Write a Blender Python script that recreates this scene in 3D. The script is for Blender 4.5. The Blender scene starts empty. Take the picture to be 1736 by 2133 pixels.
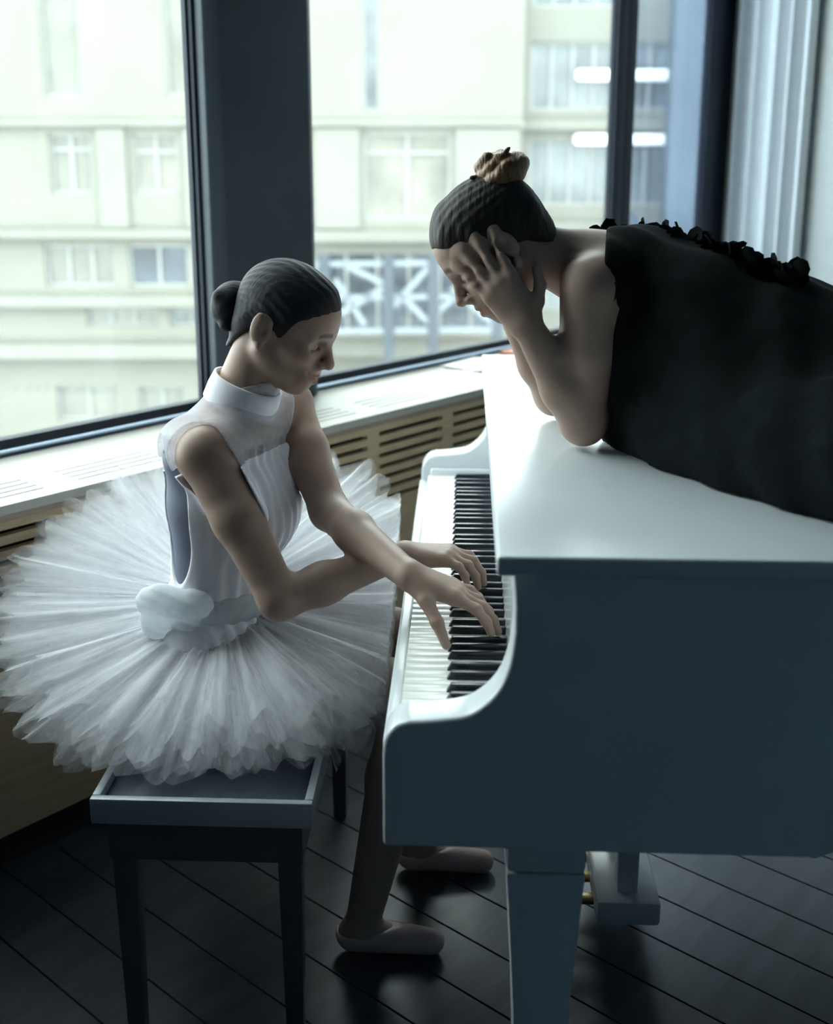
import bpy, bmesh, math, random
import numpy as np
from mathutils import Vector, Matrix
random.seed(7)
rng = np.random.default_rng(11)
scene = bpy.context.scene
COL = scene.collection

# ------------------------------------------------------------------ camera
R = math.radians
cam_data = bpy.data.cameras.new('camera')
cam = bpy.data.objects.new('camera', cam_data)
COL.objects.link(cam)
cam_data.sensor_fit = 'VERTICAL'
cam_data.sensor_height = 24.0
cam_data.lens = 24.0 * 2400.0 / 2133.0
cam_data.shift_x = 4.0 / 2133.0
cam_data.shift_y = -160.5 / 2133.0
cam.location = (0, 0, 1.49)
cam.rotation_euler = (R(90 - 13.9), 0, R(2.5))
cam_data.clip_end = 500
cam_data.clip_start = 0.02
cam_data.dof.use_dof = True
cam_data.dof.focus_distance = 1.98
cam_data.dof.aperture_fstop = 1.9
scene.camera = cam

# ------------------------------------------------------------------ sky and exposure
world = bpy.data.worlds.new('overcast_sky')
scene.world = world
world.use_nodes = True
bg = world.node_tree.nodes['Background']
bg.inputs[0].default_value = (0.885, 0.985, 1.0, 1)
bg.inputs[1].default_value = 6.5
scene.view_settings.view_transform = 'Standard'
scene.view_settings.look = 'None'
scene.view_settings.gamma = 1
scene.view_settings.exposure = 0.26
scene.view_settings.use_curve_mapping = False
cy = scene.cycles
cy.use_denoising = True
cy.use_adaptive_sampling = True
cy.adaptive_threshold = 0.12
cy.adaptive_min_samples = 12
cy.max_bounces = 6
cy.diffuse_bounces = 3
cy.glossy_bounces = 3
cy.transmission_bounces = 3
cy.transparent_max_bounces = 32
cy.sample_clamp_indirect = 6
cy.caustics_reflective = False
cy.caustics_refractive = False

# ------------------------------------------------------------------ room frame: s runs along the window wall, D goes outward through it
A0 = np.array([-0.856, 2.239, 0.0])
DS = np.array([0.626, 0.780, 0.0]); DS /= np.linalg.norm(DS)
DN = np.array([-DS[1], DS[0], 0.0])
ANG = math.atan2(DS[1], DS[0])
def wp(s, D, z):
    return A0 + DS * s + DN * D + np.array([0, 0, z])

# light portals: they only guide the sampling of daylight to the openings
def portal(s0, s1, z0, z1, D):
    l = bpy.data.lights.new('daylight_portal', 'AREA')
    l.shape = 'RECTANGLE'; l.size = s1 - s0; l.size_y = z1 - z0
    l.cycles.is_portal = True
    o = bpy.data.objects.new('daylight_portal', l)
    COL.objects.link(o)
    c = wp((s0 + s1) / 2, D, (z0 + z1) / 2)
    zc = Vector(DN)               # light points along -Z, into the room
    xc = Vector(DS); yc = zc.cross(xc)
    m = Matrix((xc, yc, zc)).transposed().to_4x4(); m.translation = Vector(c)
    o.matrix_world = m
    return o

# ------------------------------------------------------------------ materials
MATS = {}
def mat(name, col, rough=0.5, spec=0.5, metal=0.0, var=0.06, scale=18.0, bump=0.0, coat=0.0, emit=None, stretch=None, sheen=0.0, vcol=False):
    m = bpy.data.materials.new(name); m.use_nodes = True
    nt = m.node_tree; b = nt.nodes['Principled BSDF']
    b.inputs['Roughness'].default_value = rough
    b.inputs['Specular IOR Level'].default_value = spec
    b.inputs['Metallic'].default_value = metal
    b.inputs['Coat Weight'].default_value = coat
    b.inputs['Coat Roughness'].default_value = 0.06
    if sheen: b.inputs['Sheen Weight'].default_value = sheen
    tc = nt.nodes.new('ShaderNodeTexCoord')
    mp = nt.nodes.new('ShaderNodeMapping')
    if stretch: mp.inputs['Scale'].default_value = stretch
    nt.links.new(tc.outputs['Object'], mp.inputs[0])
    nz = nt.nodes.new('ShaderNodeTexNoise'); nz.inputs['Scale'].default_value = scale; nz.inputs['Detail'].default_value = 3
    nt.links.new(mp.outputs[0], nz.inputs[0])
    rp = nt.nodes.new('ShaderNodeValToRGB')
    c0 = [max(0, c * (1 - var)) for c in col]; c1 = [min(1, c * (1 + var)) for c in col]
    rp.color_ramp.elements[0].position = 0.3; rp.color_ramp.elements[1].position = 0.7
    rp.color_ramp.elements[0].color = (*c0, 1); rp.color_ramp.elements[1].color = (*c1, 1)
    nt.links.new(nz.outputs[0], rp.inputs[0])
    src = rp.outputs[0]
    if vcol:
        at = nt.nodes.new('ShaderNodeAttribute'); at.attribute_name = 'Tint'
        mx = nt.nodes.new('ShaderNodeMix'); mx.data_type = 'RGBA'; mx.blend_type = 'MULTIPLY'; mx.inputs[0].default_value = 1
        nt.links.new(src, mx.inputs[6]); nt.links.new(at.outputs['Color'], mx.inputs[7]); src = mx.outputs[2]
    nt.links.new(src, b.inputs['Base Color'])
    if bump:
        bp = nt.nodes.new('ShaderNodeBump'); bp.inputs['Strength'].default_value = bump; bp.inputs['Distance'].default_value = 0.01
        nt.links.new(nz.outputs[0], bp.inputs['Height']); nt.links.new(bp.outputs[0], b.inputs['Normal'])
    if emit:
        b.inputs['Emission Color'].default_value = (*emit[:3], 1); b.inputs['Emission Strength'].default_value = emit[3]
    MATS[name] = m
    return m
def sheer(name, col, opacity, trans=0.5, scale=60.0, stretch=None, var=0.25):
    m = bpy.data.materials.new(name); m.use_nodes = True
    nt = m.node_tree; nt.nodes.remove(nt.nodes['Principled BSDF'])
    out = nt.nodes['Material Output']
    df = nt.nodes.new('ShaderNodeBsdfDiffuse'); df.inputs[0].default_value = (*col, 1)
    tl = nt.nodes.new('ShaderNodeBsdfTranslucent'); tl.inputs[0].default_value = (*col, 1)
    m1 = nt.nodes.new('ShaderNodeMixShader'); m1.inputs[0].default_value = trans
    nt.links.new(df.outputs[0], m1.inputs[1]); nt.links.new(tl.outputs[0], m1.inputs[2])
    tp = nt.nodes.new('ShaderNodeBsdfTransparent')
    m2 = nt.nodes.new('ShaderNodeMixShader')
    tc = nt.nodes.new('ShaderNodeTexCoord'); mp = nt.nodes.new('ShaderNodeMapping')
    if stretch: mp.inputs['Scale'].default_value = stretch
    nz = nt.nodes.new('ShaderNodeTexNoise'); nz.inputs['Scale'].default_value = scale
    nt.links.new(tc.outputs['Object'], mp.inputs[0]); nt.links.new(mp.outputs[0], nz.inputs[0])
    mr = nt.nodes.new('ShaderNodeMapRange'); mr.inputs[1].default_value = 0.3; mr.inputs[2].default_value = 0.7
    mr.inputs[3].default_value = opacity * (1 - var); mr.inputs[4].default_value = min(1, opacity * (1 + var))
    nt.links.new(nz.outputs[0], mr.inputs[0]); nt.links.new(mr.outputs[0], m2.inputs[0])
    nt.links.new(tp.outputs[0], m2.inputs[1]); nt.links.new(m1.outputs[0], m2.inputs[2])
    nt.links.new(m2.outputs[0], out.inputs[0])
    MATS[name] = m
    return m
def glass(name, tint, refl_rough=0.02):
    m = bpy.data.materials.new(name); m.use_nodes = True
    nt = m.node_tree; nt.nodes.remove(nt.nodes['Principled BSDF'])
    out = nt.nodes['Material Output']
    tp = nt.nodes.new('ShaderNodeBsdfTransparent'); tp.inputs[0].default_value = (*tint, 1)
    gl = nt.nodes.new('ShaderNodeBsdfGlossy'); gl.inputs['Roughness'].default_value = refl_rough
    lw = nt.nodes.new('ShaderNodeLayerWeight'); lw.inputs[0].default_value = 0.5
    pw_ = nt.nodes.new('ShaderNodeMath'); pw_.operation = 'POWER'; pw_.inputs[1].default_value = 4.0
    nt.links.new(lw.outputs['Facing'], pw_.inputs[0])
    fr = nt.nodes.new('ShaderNodeMath'); fr.operation = 'MULTIPLY_ADD'; fr.inputs[1].default_value = 0.7; fr.inputs[2].default_value = 0.03
    nt.links.new(pw_.outputs[0], fr.inputs[0])
    mx = nt.nodes.new('ShaderNodeMixShader')
    nt.links.new(fr.outputs[0], mx.inputs[0]); nt.links.new(tp.outputs[0], mx.inputs[1]); nt.links.new(gl.outputs[0], mx.inputs[2])
    nt.links.new(mx.outputs[0], out.inputs[0])
    MATS[name] = m
    return m

mat('floor_wood', (0.045, 0.055, 0.075), rough=0.35, stretch=(1, 8, 1), scale=3, var=0.3)
mat('floor_wood_b', (0.052, 0.060, 0.078), rough=0.35, stretch=(1, 8, 1), scale=3, var=0.3)
mat('room_wall', (0.15, 0.22, 0.28), rough=0.9, var=0.03)
mat('room_dark', (0.15, 0.225, 0.29), rough=0.9, var=0.05)
mat('plaster_white', (0.62, 0.65, 0.63), rough=0.8, var=0.03)
mat('pier_navy', (0.030, 0.045, 0.062), rough=0.55, var=0.15, scale=6)
mat('frame_dark', (0.014, 0.020, 0.034), rough=0.55, spec=0.25, var=0.1)
mat('sill_cream', (0.47, 0.455, 0.40), rough=0.5, var=0.02)
mat('maple', (0.58, 0.43, 0.27), rough=0.5, stretch=(1, 1, 9), scale=7, var=0.12)
mat('maple_edge', (0.36, 0.26, 0.20), rough=0.5, stretch=(1, 1, 9), scale=7, var=0.12)
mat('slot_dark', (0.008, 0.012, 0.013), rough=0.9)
mat('piano_white', (0.70, 0.74, 0.77), rough=0.27, spec=0.55, var=0.01, coat=0.0)
mat('key_ivory', (0.82, 0.82, 0.78), rough=0.22, var=0.015)
mat('key_ebony', (0.010, 0.013, 0.020), rough=0.25, var=0.2)
mat('brass', (0.55, 0.40, 0.18), rough=0.3, metal=1.0)
mat('bench_pad', (0.040, 0.056, 0.088), rough=0.55, var=0.15, scale=40)
mat('bench_wood', (0.34, 0.37, 0.40), rough=0.3, var=0.03)
mat('bench_shaded', (0.06, 0.07, 0.085), rough=0.4, var=0.1)  # apron and leg colour, darkened for the shade beneath the seat
mat('skin_player', (0.39, 0.265, 0.21), rough=0.48, spec=0.35, var=0.04, scale=30, vcol=True)
mat('skin_leaner', (0.42, 0.29, 0.235), rough=0.48, spec=0.35, var=0.04, scale=30, vcol=True)
mat('hair_black', (0.013, 0.013, 0.019), rough=0.62, spec=0.3, var=0.3, scale=30, stretch=(1, 6, 1), bump=0.2)
mat('hair_brown', (0.026, 0.021, 0.019), rough=0.65, spec=0.3, var=0.35, scale=26, stretch=(5, 1, 1), bump=0.3)
mat('hair_auburn', (0.23, 0.12, 0.055), rough=0.45, var=0.5, scale=40, stretch=(4, 1, 1), bump=0.4)
mat('blouse_white', (0.82, 0.81, 0.87), rough=0.8, var=0.03)
mat('leotard_grey', (0.15, 0.165, 0.235), rough=0.7, var=0.08)
sheer('yoke_sheer', (0.74, 0.74, 0.80), 0.60, 0.4, 80, var=0.08)
def tulle(name, col, op0, op1, trans=0.5):
    m = sheer(name, col, op0, trans)
    nt = m.node_tree
    uv = nt.nodes.new('ShaderNodeUVMap'); uv.uv_map = 'Weave'
    mp = next(n_ for n_ in nt.nodes if n_.type == 'MAPPING'); mp.inputs['Scale'].default_value = (1.0, 0.6, 1.0)
    nt.links.new(uv.outputs[0], mp.inputs[0])
    nz = next(n_ for n_ in nt.nodes if n_.type == 'TEX_NOISE'); nz.inputs['Scale'].default_value = 2.2; nz.inputs['Detail'].default_value = 4
    mr = next(n_ for n_ in nt.nodes if n_.type == 'MAP_RANGE')
    mr.inputs[1].default_value = 0.36; mr.inputs[2].default_value = 0.66; mr.inputs[3].default_value = op0; mr.inputs[4].default_value = op1
    sx = nt.nodes.new('ShaderNodeSeparateXYZ'); nt.links.new(uv.outputs[0], sx.inputs[0])
    fd = nt.nodes.new('ShaderNodeMapRange'); fd.inputs[1].default_value = 0.45; fd.inputs[2].default_value = 1.0; fd.inputs[3].default_value = 1.0; fd.inputs[4].default_value = 0.42
    nt.links.new(sx.outputs[1], fd.inputs[0])
    ml = nt.nodes.new('ShaderNodeMath'); ml.operation = 'MULTIPLY'
    nt.links.new(mr.outputs[0], ml.inputs[0]); nt.links.new(fd.outputs[0], ml.inputs[1])
    mx = next(l_.to_node for l_ in nt.links if l_.from_node == mr and l_.to_node.type == 'MIX_SHADER')
    nt.links.new(ml.outputs[0], mx.inputs[0])
    return m
tulle('tulle_white', (0.94, 0.94, 0.97), 0.15, 0.82)
sheer('tulle_bow', (0.80, 0.84, 0.87), 0.85, 0.4, 30, var=0.1)
mat('dress_black', (0.010, 0.013, 0.014), rough=0.95, spec=0.05, var=0.25, scale=30)
sheer('tulle_black', (0.010, 0.012, 0.014), 0.85, 0.3, 30, var=0.1)
mat('tights', (0.55, 0.48, 0.47), rough=0.7)
mat('satin_shoe', (0.60, 0.44, 0.42), rough=0.4)
mat('teeth', (0.85, 0.83, 0.78), rough=0.3)
glass('window_glass', (0.96, 0.99, 0.975))
glass('tinted_glass', (0.74, 0.80, 0.86))
mat('curtain_white', (0.70, 0.73, 0.74), rough=0.9, var=0.03)
mat('facade_cream', (0.178, 0.174, 0.150), rough=0.8, var=0.05, scale=0.6)
mat('facade_white', (0.182, 0.180, 0.158), rough=0.8, var=0.04, scale=0.6)
mat('facade_tan', (0.22, 0.20, 0.165), rough=0.8, var=0.1, scale=0.6)
mat('facade_blue', (0.075, 0.092, 0.112), rough=0.7, var=0.1, scale=0.5)
mat('ext_frame', (0.27, 0.275, 0.265), rough=0.6)
mat('ext_pane_warm', (0.160, 0.152, 0.130), rough=0.25, var=0.35, scale=0.9)
mat('ext_pane_pale', (0.152, 0.148, 0.130), rough=0.3, var=0.2, scale=0.9)
mat('ext_pane_grey', (0.135, 0.15, 0.16), rough=0.2, var=0.45, scale=0.8)
mat('ext_pane_dark', (0.055, 0.068, 0.085), rough=0.2, var=0.6, scale=0.7)
mat('steel_blue', (0.17, 0.195, 0.22), rough=0.5, var=0.1)
mat('steel_dark', (0.04, 0.05, 0.066), rough=0.5, var=0.2)
mat('asphalt', (0.16, 0.165, 0.16), rough=0.9, var=0.1, scale=0.5)
mat('tube_lamp', (0.9, 0.95, 0.92), rough=0.5, emit=(0.93, 1.0, 0.95, 0.85))
mat('book_red', (0.30, 0.095, 0.06), rough=0.6)
mat('paper', (0.78, 0.77, 0.73), rough=0.8)

# ------------------------------------------------------------------ mesh helpers
def new_obj(name, me, material=None, parent=None):
    o = bpy.data.objects.new(name, me)
    COL.objects.link(o)
    if material is not None and len(me.materials) == 0:
        me.materials.append(MATS[material])
    if parent is not None:
        o.parent = parent
        o.matrix_parent_inverse = Matrix.Translation(-Vector(parent.location)) if parent.rotation_euler.z == 0 else parent.matrix_world.inverted()
    return o
def empty(name, loc=(0, 0, 0)):
    o = bpy.data.objects.new(name, None); COL.objects.link(o); o.location = loc
    return o
def tag(o, label=None, cat=None, group=None, kind=None):
    if label: o['label'] = label
    if cat: o['category'] = cat
    if group: o['group'] = group
    if kind: o['kind'] = kind
    return o
class MB:
    def __init__(s): s.v = []; s.f = []
    def box(s, x0, x1, y0, y1, z0, z1, fr=None):
        b = len(s.v)
        for z in (z0, z1):
            for x, y in ((x0, y0), (x1, y0), (x1, y1), (x0, y1)):
                s.v.append((x, y, z) if fr is None else tuple(fr(x, y, z)))
        q = [(0, 3, 2, 1), (4, 5, 6, 7), (0, 1, 5, 4), (1, 2, 6, 5), (2, 3, 7, 6), (3, 0, 4, 7)]
        s.f += [tuple(b + i for i in t) for t in q]
        return s
    def prism(s, pts, lo, hi):
        """pts: list of 3-vectors forming the outline; lo/hi: offsets added to make two caps"""
        b = len(s.v); n = len(pts)
        for p in pts: s.v.append(tuple(np.array(p) + lo))
        for p in pts: s.v.append(tuple(np.array(p) + hi))
        s.f.append(tuple(range(b + n - 1, b - 1, -1))); s.f.append(tuple(range(b + n, b + 2 * n)))
        for i in range(n):
            j = (i + 1) % n
            s.f.append((b + i, b + j, b + n + j, b + n + i))
        return s
    def tube(s, path, rad, n=10, cap=True):
        b = len(s.v); P = [np.array(p, float) for p in path]; m = len(P)
        rads = rad if hasattr(rad, '__len__') else [rad] * m
        ref = None
        for i in range(m):
            t = P[min(i + 1, m - 1)] - P[max(i - 1, 0)]; t /= np.linalg.norm(t) + 1e-12
            if ref is None:
                ref = np.array([0, 0, 1.0]) if abs(t[2]) < 0.9 else np.array([1.0, 0, 0])
            u = np.cross(ref, t); u /= np.linalg.norm(u) + 1e-12; w = np.cross(t, u); ref = w
            # keep the reference turning with the path
            ref = w if abs(np.dot(w, t)) < 0.9 else u
            for k in range(n):
                a = 2 * math.pi * k / n
                s.v.append(tuple(P[i] + rads[i] * (math.cos(a) * u + math.sin(a) * w)))
        for i in range(m - 1):
            for k in range(n):
                k2 = (k + 1) % n
                s.f.append((b + i * n + k, b + i * n + k2, b + (i + 1) * n + k2, b + (i + 1) * n + k))
        if cap:
            s.f.append(tuple(b + k for k in range(n - 1, -1, -1)))
            s.f.append(tuple(b + (m - 1) * n + k for k in range(n)))
        return s
    def lathe(s, prof, c, n=20):
        b = len(s.v); m = len(prof)
        for r, z in prof:
            for k in range(n):
                a = 2 * math.pi * k / n
                s.v.append((c[0] + r * math.cos(a), c[1] + r * math.sin(a), c[2] + z))
        for i in range(m - 1):
            for k in range(n):
                k2 = (k + 1) % n
                s.f.append((b + i * n + k, b + i * n + k2, b + (i + 1) * n + k2, b + (i + 1) * n + k))
        s.f.append(tuple(b + k for k in range(n - 1, -1, -1))); s.f.append(tuple(b + (m - 1) * n + k for k in range(n)))
        return s
    def mesh(s, name, smooth=False, bevel=0.0, seg=2, keep=None):
        me = bpy.data.meshes.new(name); me.from_pydata([tuple(map(float, p)) for p in s.v], [], s.f)
        bm = bmesh.new(); bm.from_mesh(me)
        bmesh.ops.recalc_face_normals(bm, faces=bm.faces)
        if bevel > 0:
            es = [e for e in bm.edges if len(e.link_faces) == 2 and e.calc_face_angle(0) > 0.6 and (keep is None or keep(e))]
            bmesh.ops.bevel(bm, geom=es, offset=bevel, segments=seg, affect='EDGES', clamp_overlap=True, profile=0.5)
        bm.to_mesh(me); bm.free()
        if smooth:
            me.polygons.foreach_set('use_smooth', [True] * len(me.polygons))
        elif bevel > 0:
            me.polygons.foreach_set('use_smooth', [True] * len(me.polygons))
            try: me.set_sharp_from_angle(angle=R(35))
            except Exception: pass
        return me
    def obj(s, name, material, parent=None, **k):
        return new_obj(name, s.mesh(name, **k), material, parent)
def rbox(name, x0, x1, y0, y1, z0, z1, material, parent=None, bevel=0.004, fr=None):
    return MB().box(x0, x1, y0, y1, z0, z1, fr).obj(name, material, parent, bevel=bevel)
def grid_mesh(name, P, closed_u=False, smooth=True):
    """P: array (nu, nv, 3)"""
    nu, nv = P.shape[:2]
    v = P.reshape(-1, 3)
    iu = np.arange(nu if closed_u else nu - 1); iv = np.arange(nv - 1)
    I, J = np.meshgrid(iu, iv, indexing='ij'); I2 = (I + 1) % nu
    q = np.stack([I * nv + J, I2 * nv + J, I2 * nv + J + 1, I * nv + J + 1], -1).reshape(-1, 4)
    return raw_mesh(name, v, q, smooth)
def raw_mesh(name, v, q, smooth=True):
    me = bpy.data.meshes.new(name)
    q = np.asarray(q, dtype=np.int32); k = q.shape[1]
    me.vertices.add(len(v)); me.vertices.foreach_set('co', np.asarray(v, dtype=np.float32).ravel())
    me.loops.add(q.size); me.loops.foreach_set('vertex_index', q.ravel())
    me.polygons.add(len(q)); me.polygons.foreach_set('loop_start', np.arange(0, q.size, k, dtype=np.int32))
    try: me.polygons.foreach_set('loop_total', np.full(len(q), k, dtype=np.int32))
    except Exception: pass
    me.polygons.foreach_set('use_smooth', np.full(len(q), smooth, dtype=bool))
    me.update(calc_edges=True); me.validate()
    return me

# ------------------------------------------------------------------ the room shell
S0, S1 = -3.6, 3.63
DB, DW = -5.2, 0.35
ZC = 3.7
def wbox(mb, s0, s1, d0, d1, z0, z1):
    return mb.box(s0, s1, d0, d1, z0, z1, fr=lambda s, D, z: wp(s, D, z))
fl = tag(wbox(MB(), S0, S1, DB, DW + 0.1, -0.12, -0.006).obj('floor', 'floor_wood'), 'dark wooden plank floor of the room', kind='structure')
pl = wbox(MB(), S0, S0 + 1.0, -0.06, 0.06, -0.006, 0.0)
# floorboards near the piano are separate planks
k = 0
BW = 0.12
plank_me = {}
s = -2.2
while s < 2.4:
    for seg in range(2):
        d0 = -4.0 + seg * 2.0 + (0.35 if (k % 2) else 0.0); d1 = d0 + 1.996
        key = 'a' if k % 3 else 'b'
        if key not in plank_me:
            mbp = MB().box(0, BW - 0.003, 0, 1.996, 0, 0.006)
            me = mbp.mesh('floor_plank', bevel=0.001, seg=1); me.materials.append(MATS['floor_wood' if key == 'a' else 'floor_wood_b']); plank_me[key] = me
        o = bpy.data.objects.new('plank', plank_me[key]); COL.objects.link(o)
        o.parent = fl
        p = wp(s, d0, -0.006)
        o.location = p; o.rotation_euler = (0, 0, ANG)
    s += BW; k += 1
tag(wbox(MB(), S0 - .1, S1 + .1, DB - .1, DW + .15, ZC, ZC + .12).obj('ceiling', 'room_wall'), 'plain ceiling of the room', kind='structure')
tag(wbox(MB(), S0 - .12, S0, DB, DW + .1, -0.12, ZC).obj('wall_left', 'room_dark'), 'dark wall at the end of the room', kind='structure')
tag(wbox(MB(), S0 - .12, S1 + .12, DB - .12, DB, -0.12, ZC).obj('wall_back', 'room_dark'), 'dark wall behind the viewer', kind='structure')
tag(wbox(MB(), S1, S1 + .12, DB, DW + .1, -0.12, ZC).obj('wall_right', 'plaster_white'), 'pale plaster wall beside the corner window', kind='structure')
# window wall: below the sill, above the heads
ZS, ZH = 0.805, 3.45
ww = wbox(MB(), S0, S1, DW, DW + .05, -0.12, ZS)
wbox(ww, S0, S1, DW, DW + .05, ZH, ZC)
wbox(ww, S0, -1.2, DW, DW + .05, ZS, ZH)  # unseen left bay, closed up to keep daylight off the piano's near side
tag(ww.obj('wall_window', 'room_wall'), 'low wall and lintel framing the long window', kind='structure')
# dark piers
PIERS = [(-1.33, -0.93), (0.705, 1.075)]
for i, (a, b) in enumerate(PIERS):
    mb = MB()
    zb = ZS - 0.005
    mb.prism([wp(a, DW + .03, 0), wp(a, .31, 0), wp(a + .035, .285, 0), wp(b - .035, .285, 0), wp(b, .31, 0), wp(b, DW + .03, 0)], np.array([0, 0, zb]), np.array([0, 0, ZC]))
    tag(mb.obj('wall_pier', 'pier_navy', bevel=0.004), 'tall navy pier standing between two window panes', kind='structure')
# windows with frames and panes
WINS = [(-3.15, -1.33), (-0.93, 0.73), (1.060, 2.76), (2.76, 3.63)]
def window(n, a, b, fl_, fr_, gmat):
    o = empty('window_%d' % n, tuple(wp((a + b) / 2, DW + .05, ZS)))
    tag(o, 'tall window pane in a dark frame', kind='structure')
    wbox(MB(), a, b, DW - 0.01, DW + .025, ZS + .012, ZS + .036).obj('bottom_rail', 'frame_dark', o, bevel=0.003)
    wbox(MB(), a, b, DW - 0.01, DW + .025, ZH - .03, ZH).obj('top_rail', 'frame_dark', o, bevel=0.003)
    wbox(MB(), a, a + fl_, DW - 0.01, DW + .025, ZS + .036, ZH - .03).obj('jamb', 'frame_dark', o, bevel=0.003)
    wbox(MB(), b - fr_, b, DW - 0.01, DW + .025, ZS + .036, ZH - .03).obj('jamb', 'frame_dark', o, bevel=0.003)
    # slim inner bead
    wbox(MB(), a + fl_, a + fl_ + .006, DW + .006, DW + .022, ZS + .036, ZH - .03).obj('bead', 'frame_dark', o)
    wbox(MB(), b - fr_ - .006, b - fr_, DW + .006, DW + .022, ZS + .036, ZH - .03).obj('bead', 'frame_dark', o)
    wbox(MB(), a + fl_, b - fr_, DW + .010, DW + .016, ZS + .036, ZH - .03).obj('pane', gmat, o)
    wbox(MB(), a, b, DW + .051, DW + .10, ZS - .03, ZS + .008).obj('outer_sill', 'sill_cream', o)
    portal(a + .02, b - .02, ZS + .02, ZH, DW + .06)
window(1, *WINS[1], .04, .034, 'window_glass')
window(2, *WINS[2], .022, .068, 'window_glass')
window(3, *WINS[3], .068, .21, 'tinted_glass')
# gathered curtain / pleats beside the last window
cur = []
n = 120
for i in range(n + 1):
    t = i / n
    D = .30 - .34 * t
    off = .045 + .022 * math.sin(t * 2 * math.pi * 4.5) * (1 - .2 * t) + .01 * math.sin(t * 37)
    cur.append([[*(wp(S1 - off, D, z))] for z in np.linspace(.83, 3.5, 14)])
tag(new_obj('curtain', grid_mesh('curtain', np.array(cur)), 'curtain_white'), 'pale pleated curtain hanging in the corner by the window', 'curtain')
cob = bpy.data.objects['curtain']; md = cob.modifiers.new('thickness', 'SOLIDIFY'); md.thickness = .004

# ------------------------------------------------------------------ radiator cover along the window
def slotted(name, u0, u1, v0, v1, slots, rad, thick, fr, material, parent):
    """flat panel in (u,v) with rounded slots (ua, ub, vc) cut right through; fr(u,v,w) -> world"""
    mb = MB()
    rows = sorted(set(round(sl[2], 4) for sl in slots))
    cols = sorted(set((round(sl[0], 4), round(sl[1], 4)) for sl in slots))
    have = set((round(sl[0], 4), round(sl[2], 4)) for sl in slots)
    ue = [u0]
    for i, (a, b) in enumerate(cols):
        ue.append((cols[i][1] + cols[i + 1][0]) / 2 if i + 1 < len(cols) else u1)
    ve = [rows[0] - (rows[1] - rows[0]) / 2]
    for i in range(len(rows)):
        ve.append((rows[i] + rows[i + 1]) / 2 if i + 1 < len(rows) else rows[i] + (rows[i] - rows[i - 1]) / 2)
    def slab(a, b, c, d):
        if b - a > 1e-5 and d - c > 1e-5: mb.box(a, b, c, d, 0, thick, fr)
    slab(u0, u1, v0, ve[0]); slab(u0, u1, ve[-1], v1)
    for ci, (a, b) in enumerate(cols):
        for ri, vc in enumerate(rows):
            x0, x1, y0, y1 = ue[ci], ue[ci + 1], ve[ri], ve[ri + 1]
            if (a, vc) not in have:
                slab(x0, x1, y0, y1); continue
            st = []; rc = []
            N = 6
            for k in range(N + 1):      # right end, from -90 to 90 deg
                t = -math.pi / 2 + math.pi * k / N
                st.append((b - rad + rad * math.cos(t), vc + rad * math.sin(t)))
                f = k / N
                rc.append((b - rad, y0) if k == 0 else (b - rad, y1) if k == N else (x1, y0 + (y1 - y0) * (k - 1) / (N - 2)))
            for k in range(N + 1):
                t = math.pi / 2 + math.pi * k / N
                st.append((a + rad + rad * math.cos(t), vc + rad * math.sin(t)))
                rc.append((a + rad, y1) if k == 0 else (a + rad, y0) if k == N else (x0, y1 - (y1 - y0) * (k - 1) / (N - 2)))
            bidx = len(mb.v); M = len(st)
            for w in (0, thick):
                for p in st: mb.v.append(tuple(fr(p[0], p[1], w)))
                for p in rc: mb.v.append(tuple(fr(p[0], p[1], w)))
            for k in range(M):
                k2 = (k + 1) % M
                mb.f.append((bidx + k, bidx + k2, bidx + M + k2, bidx + M + k))
                mb.f.append((bidx + 2 * M + k, bidx + 3 * M + k, bidx + 3 * M + k2, bidx + 2 * M + k2))
                mb.f.append((bidx + k, bidx + 2 * M + k, bidx + 2 * M + k2, bidx + k2))
    return mb.obj(name, material, parent)
rc = tag(empty('radiator_cover', tuple(wp(0.5, .17, 0))), 'long maple radiator cover with slotted front under the windows', 'radiator cover')
HR = 0.80
C0, C1 = -3.1, 3.60
fslots = []
for kx in range(-9, 8):
    a = 1.012 + .315 * kx
    for rz in range(7):
        fslots.append((a, a + .27, .740 - .0313 * rz))
slotted('front_panel', C0, C1, 0.08, HR - .012, fslots, .0062, .018, lambda u, v, w: wp(u, .008 + w, v), 'maple', rc)
wbox(MB(), C0, C1, .10, .11, .08, HR - .03).obj('slot_shade_sheet', 'slot_dark', rc)  # near-black sheet standing in for the shade inside the cover
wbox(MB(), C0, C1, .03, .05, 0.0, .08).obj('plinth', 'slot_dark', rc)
tslots = []
for kx in range(-10, 9):
    a = .105 + .315 * kx
    for r_ in range(4):
        tslots.append((a + .01 * r_, a + .235 + .01 * r_, .055 + .030 * r_))
tslots = [(round(a - .01 * ((round((c - .055) / .03))), 4), round(b - .01 * (round((c - .055) / .03)), 4), c) for a, b, c in tslots]
slotted('top_panel', C0, C1, 0.0, .345, tslots, .0032, .02, lambda u, v, w: wp(u, v - .003, HR - .02 + w), 'sill_cream', rc)
wbox(MB(), C0, C1, -.001, .012, HR - .034, HR - .0202).obj('edge_strip', 'maple_edge', rc)
wbox(MB(), C0, C1, .03, .34, HR - .06, HR - .05).obj('top_lining', 'maple_edge', rc)
wbox(MB(), C0, C0 + .02, .03, .34, 0, HR - .02).obj('end_panel', 'maple', rc)
wbox(MB(), C1 - .02, C1, .03, .34, 0, HR - .02).obj('end_panel', 'maple', rc)
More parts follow.
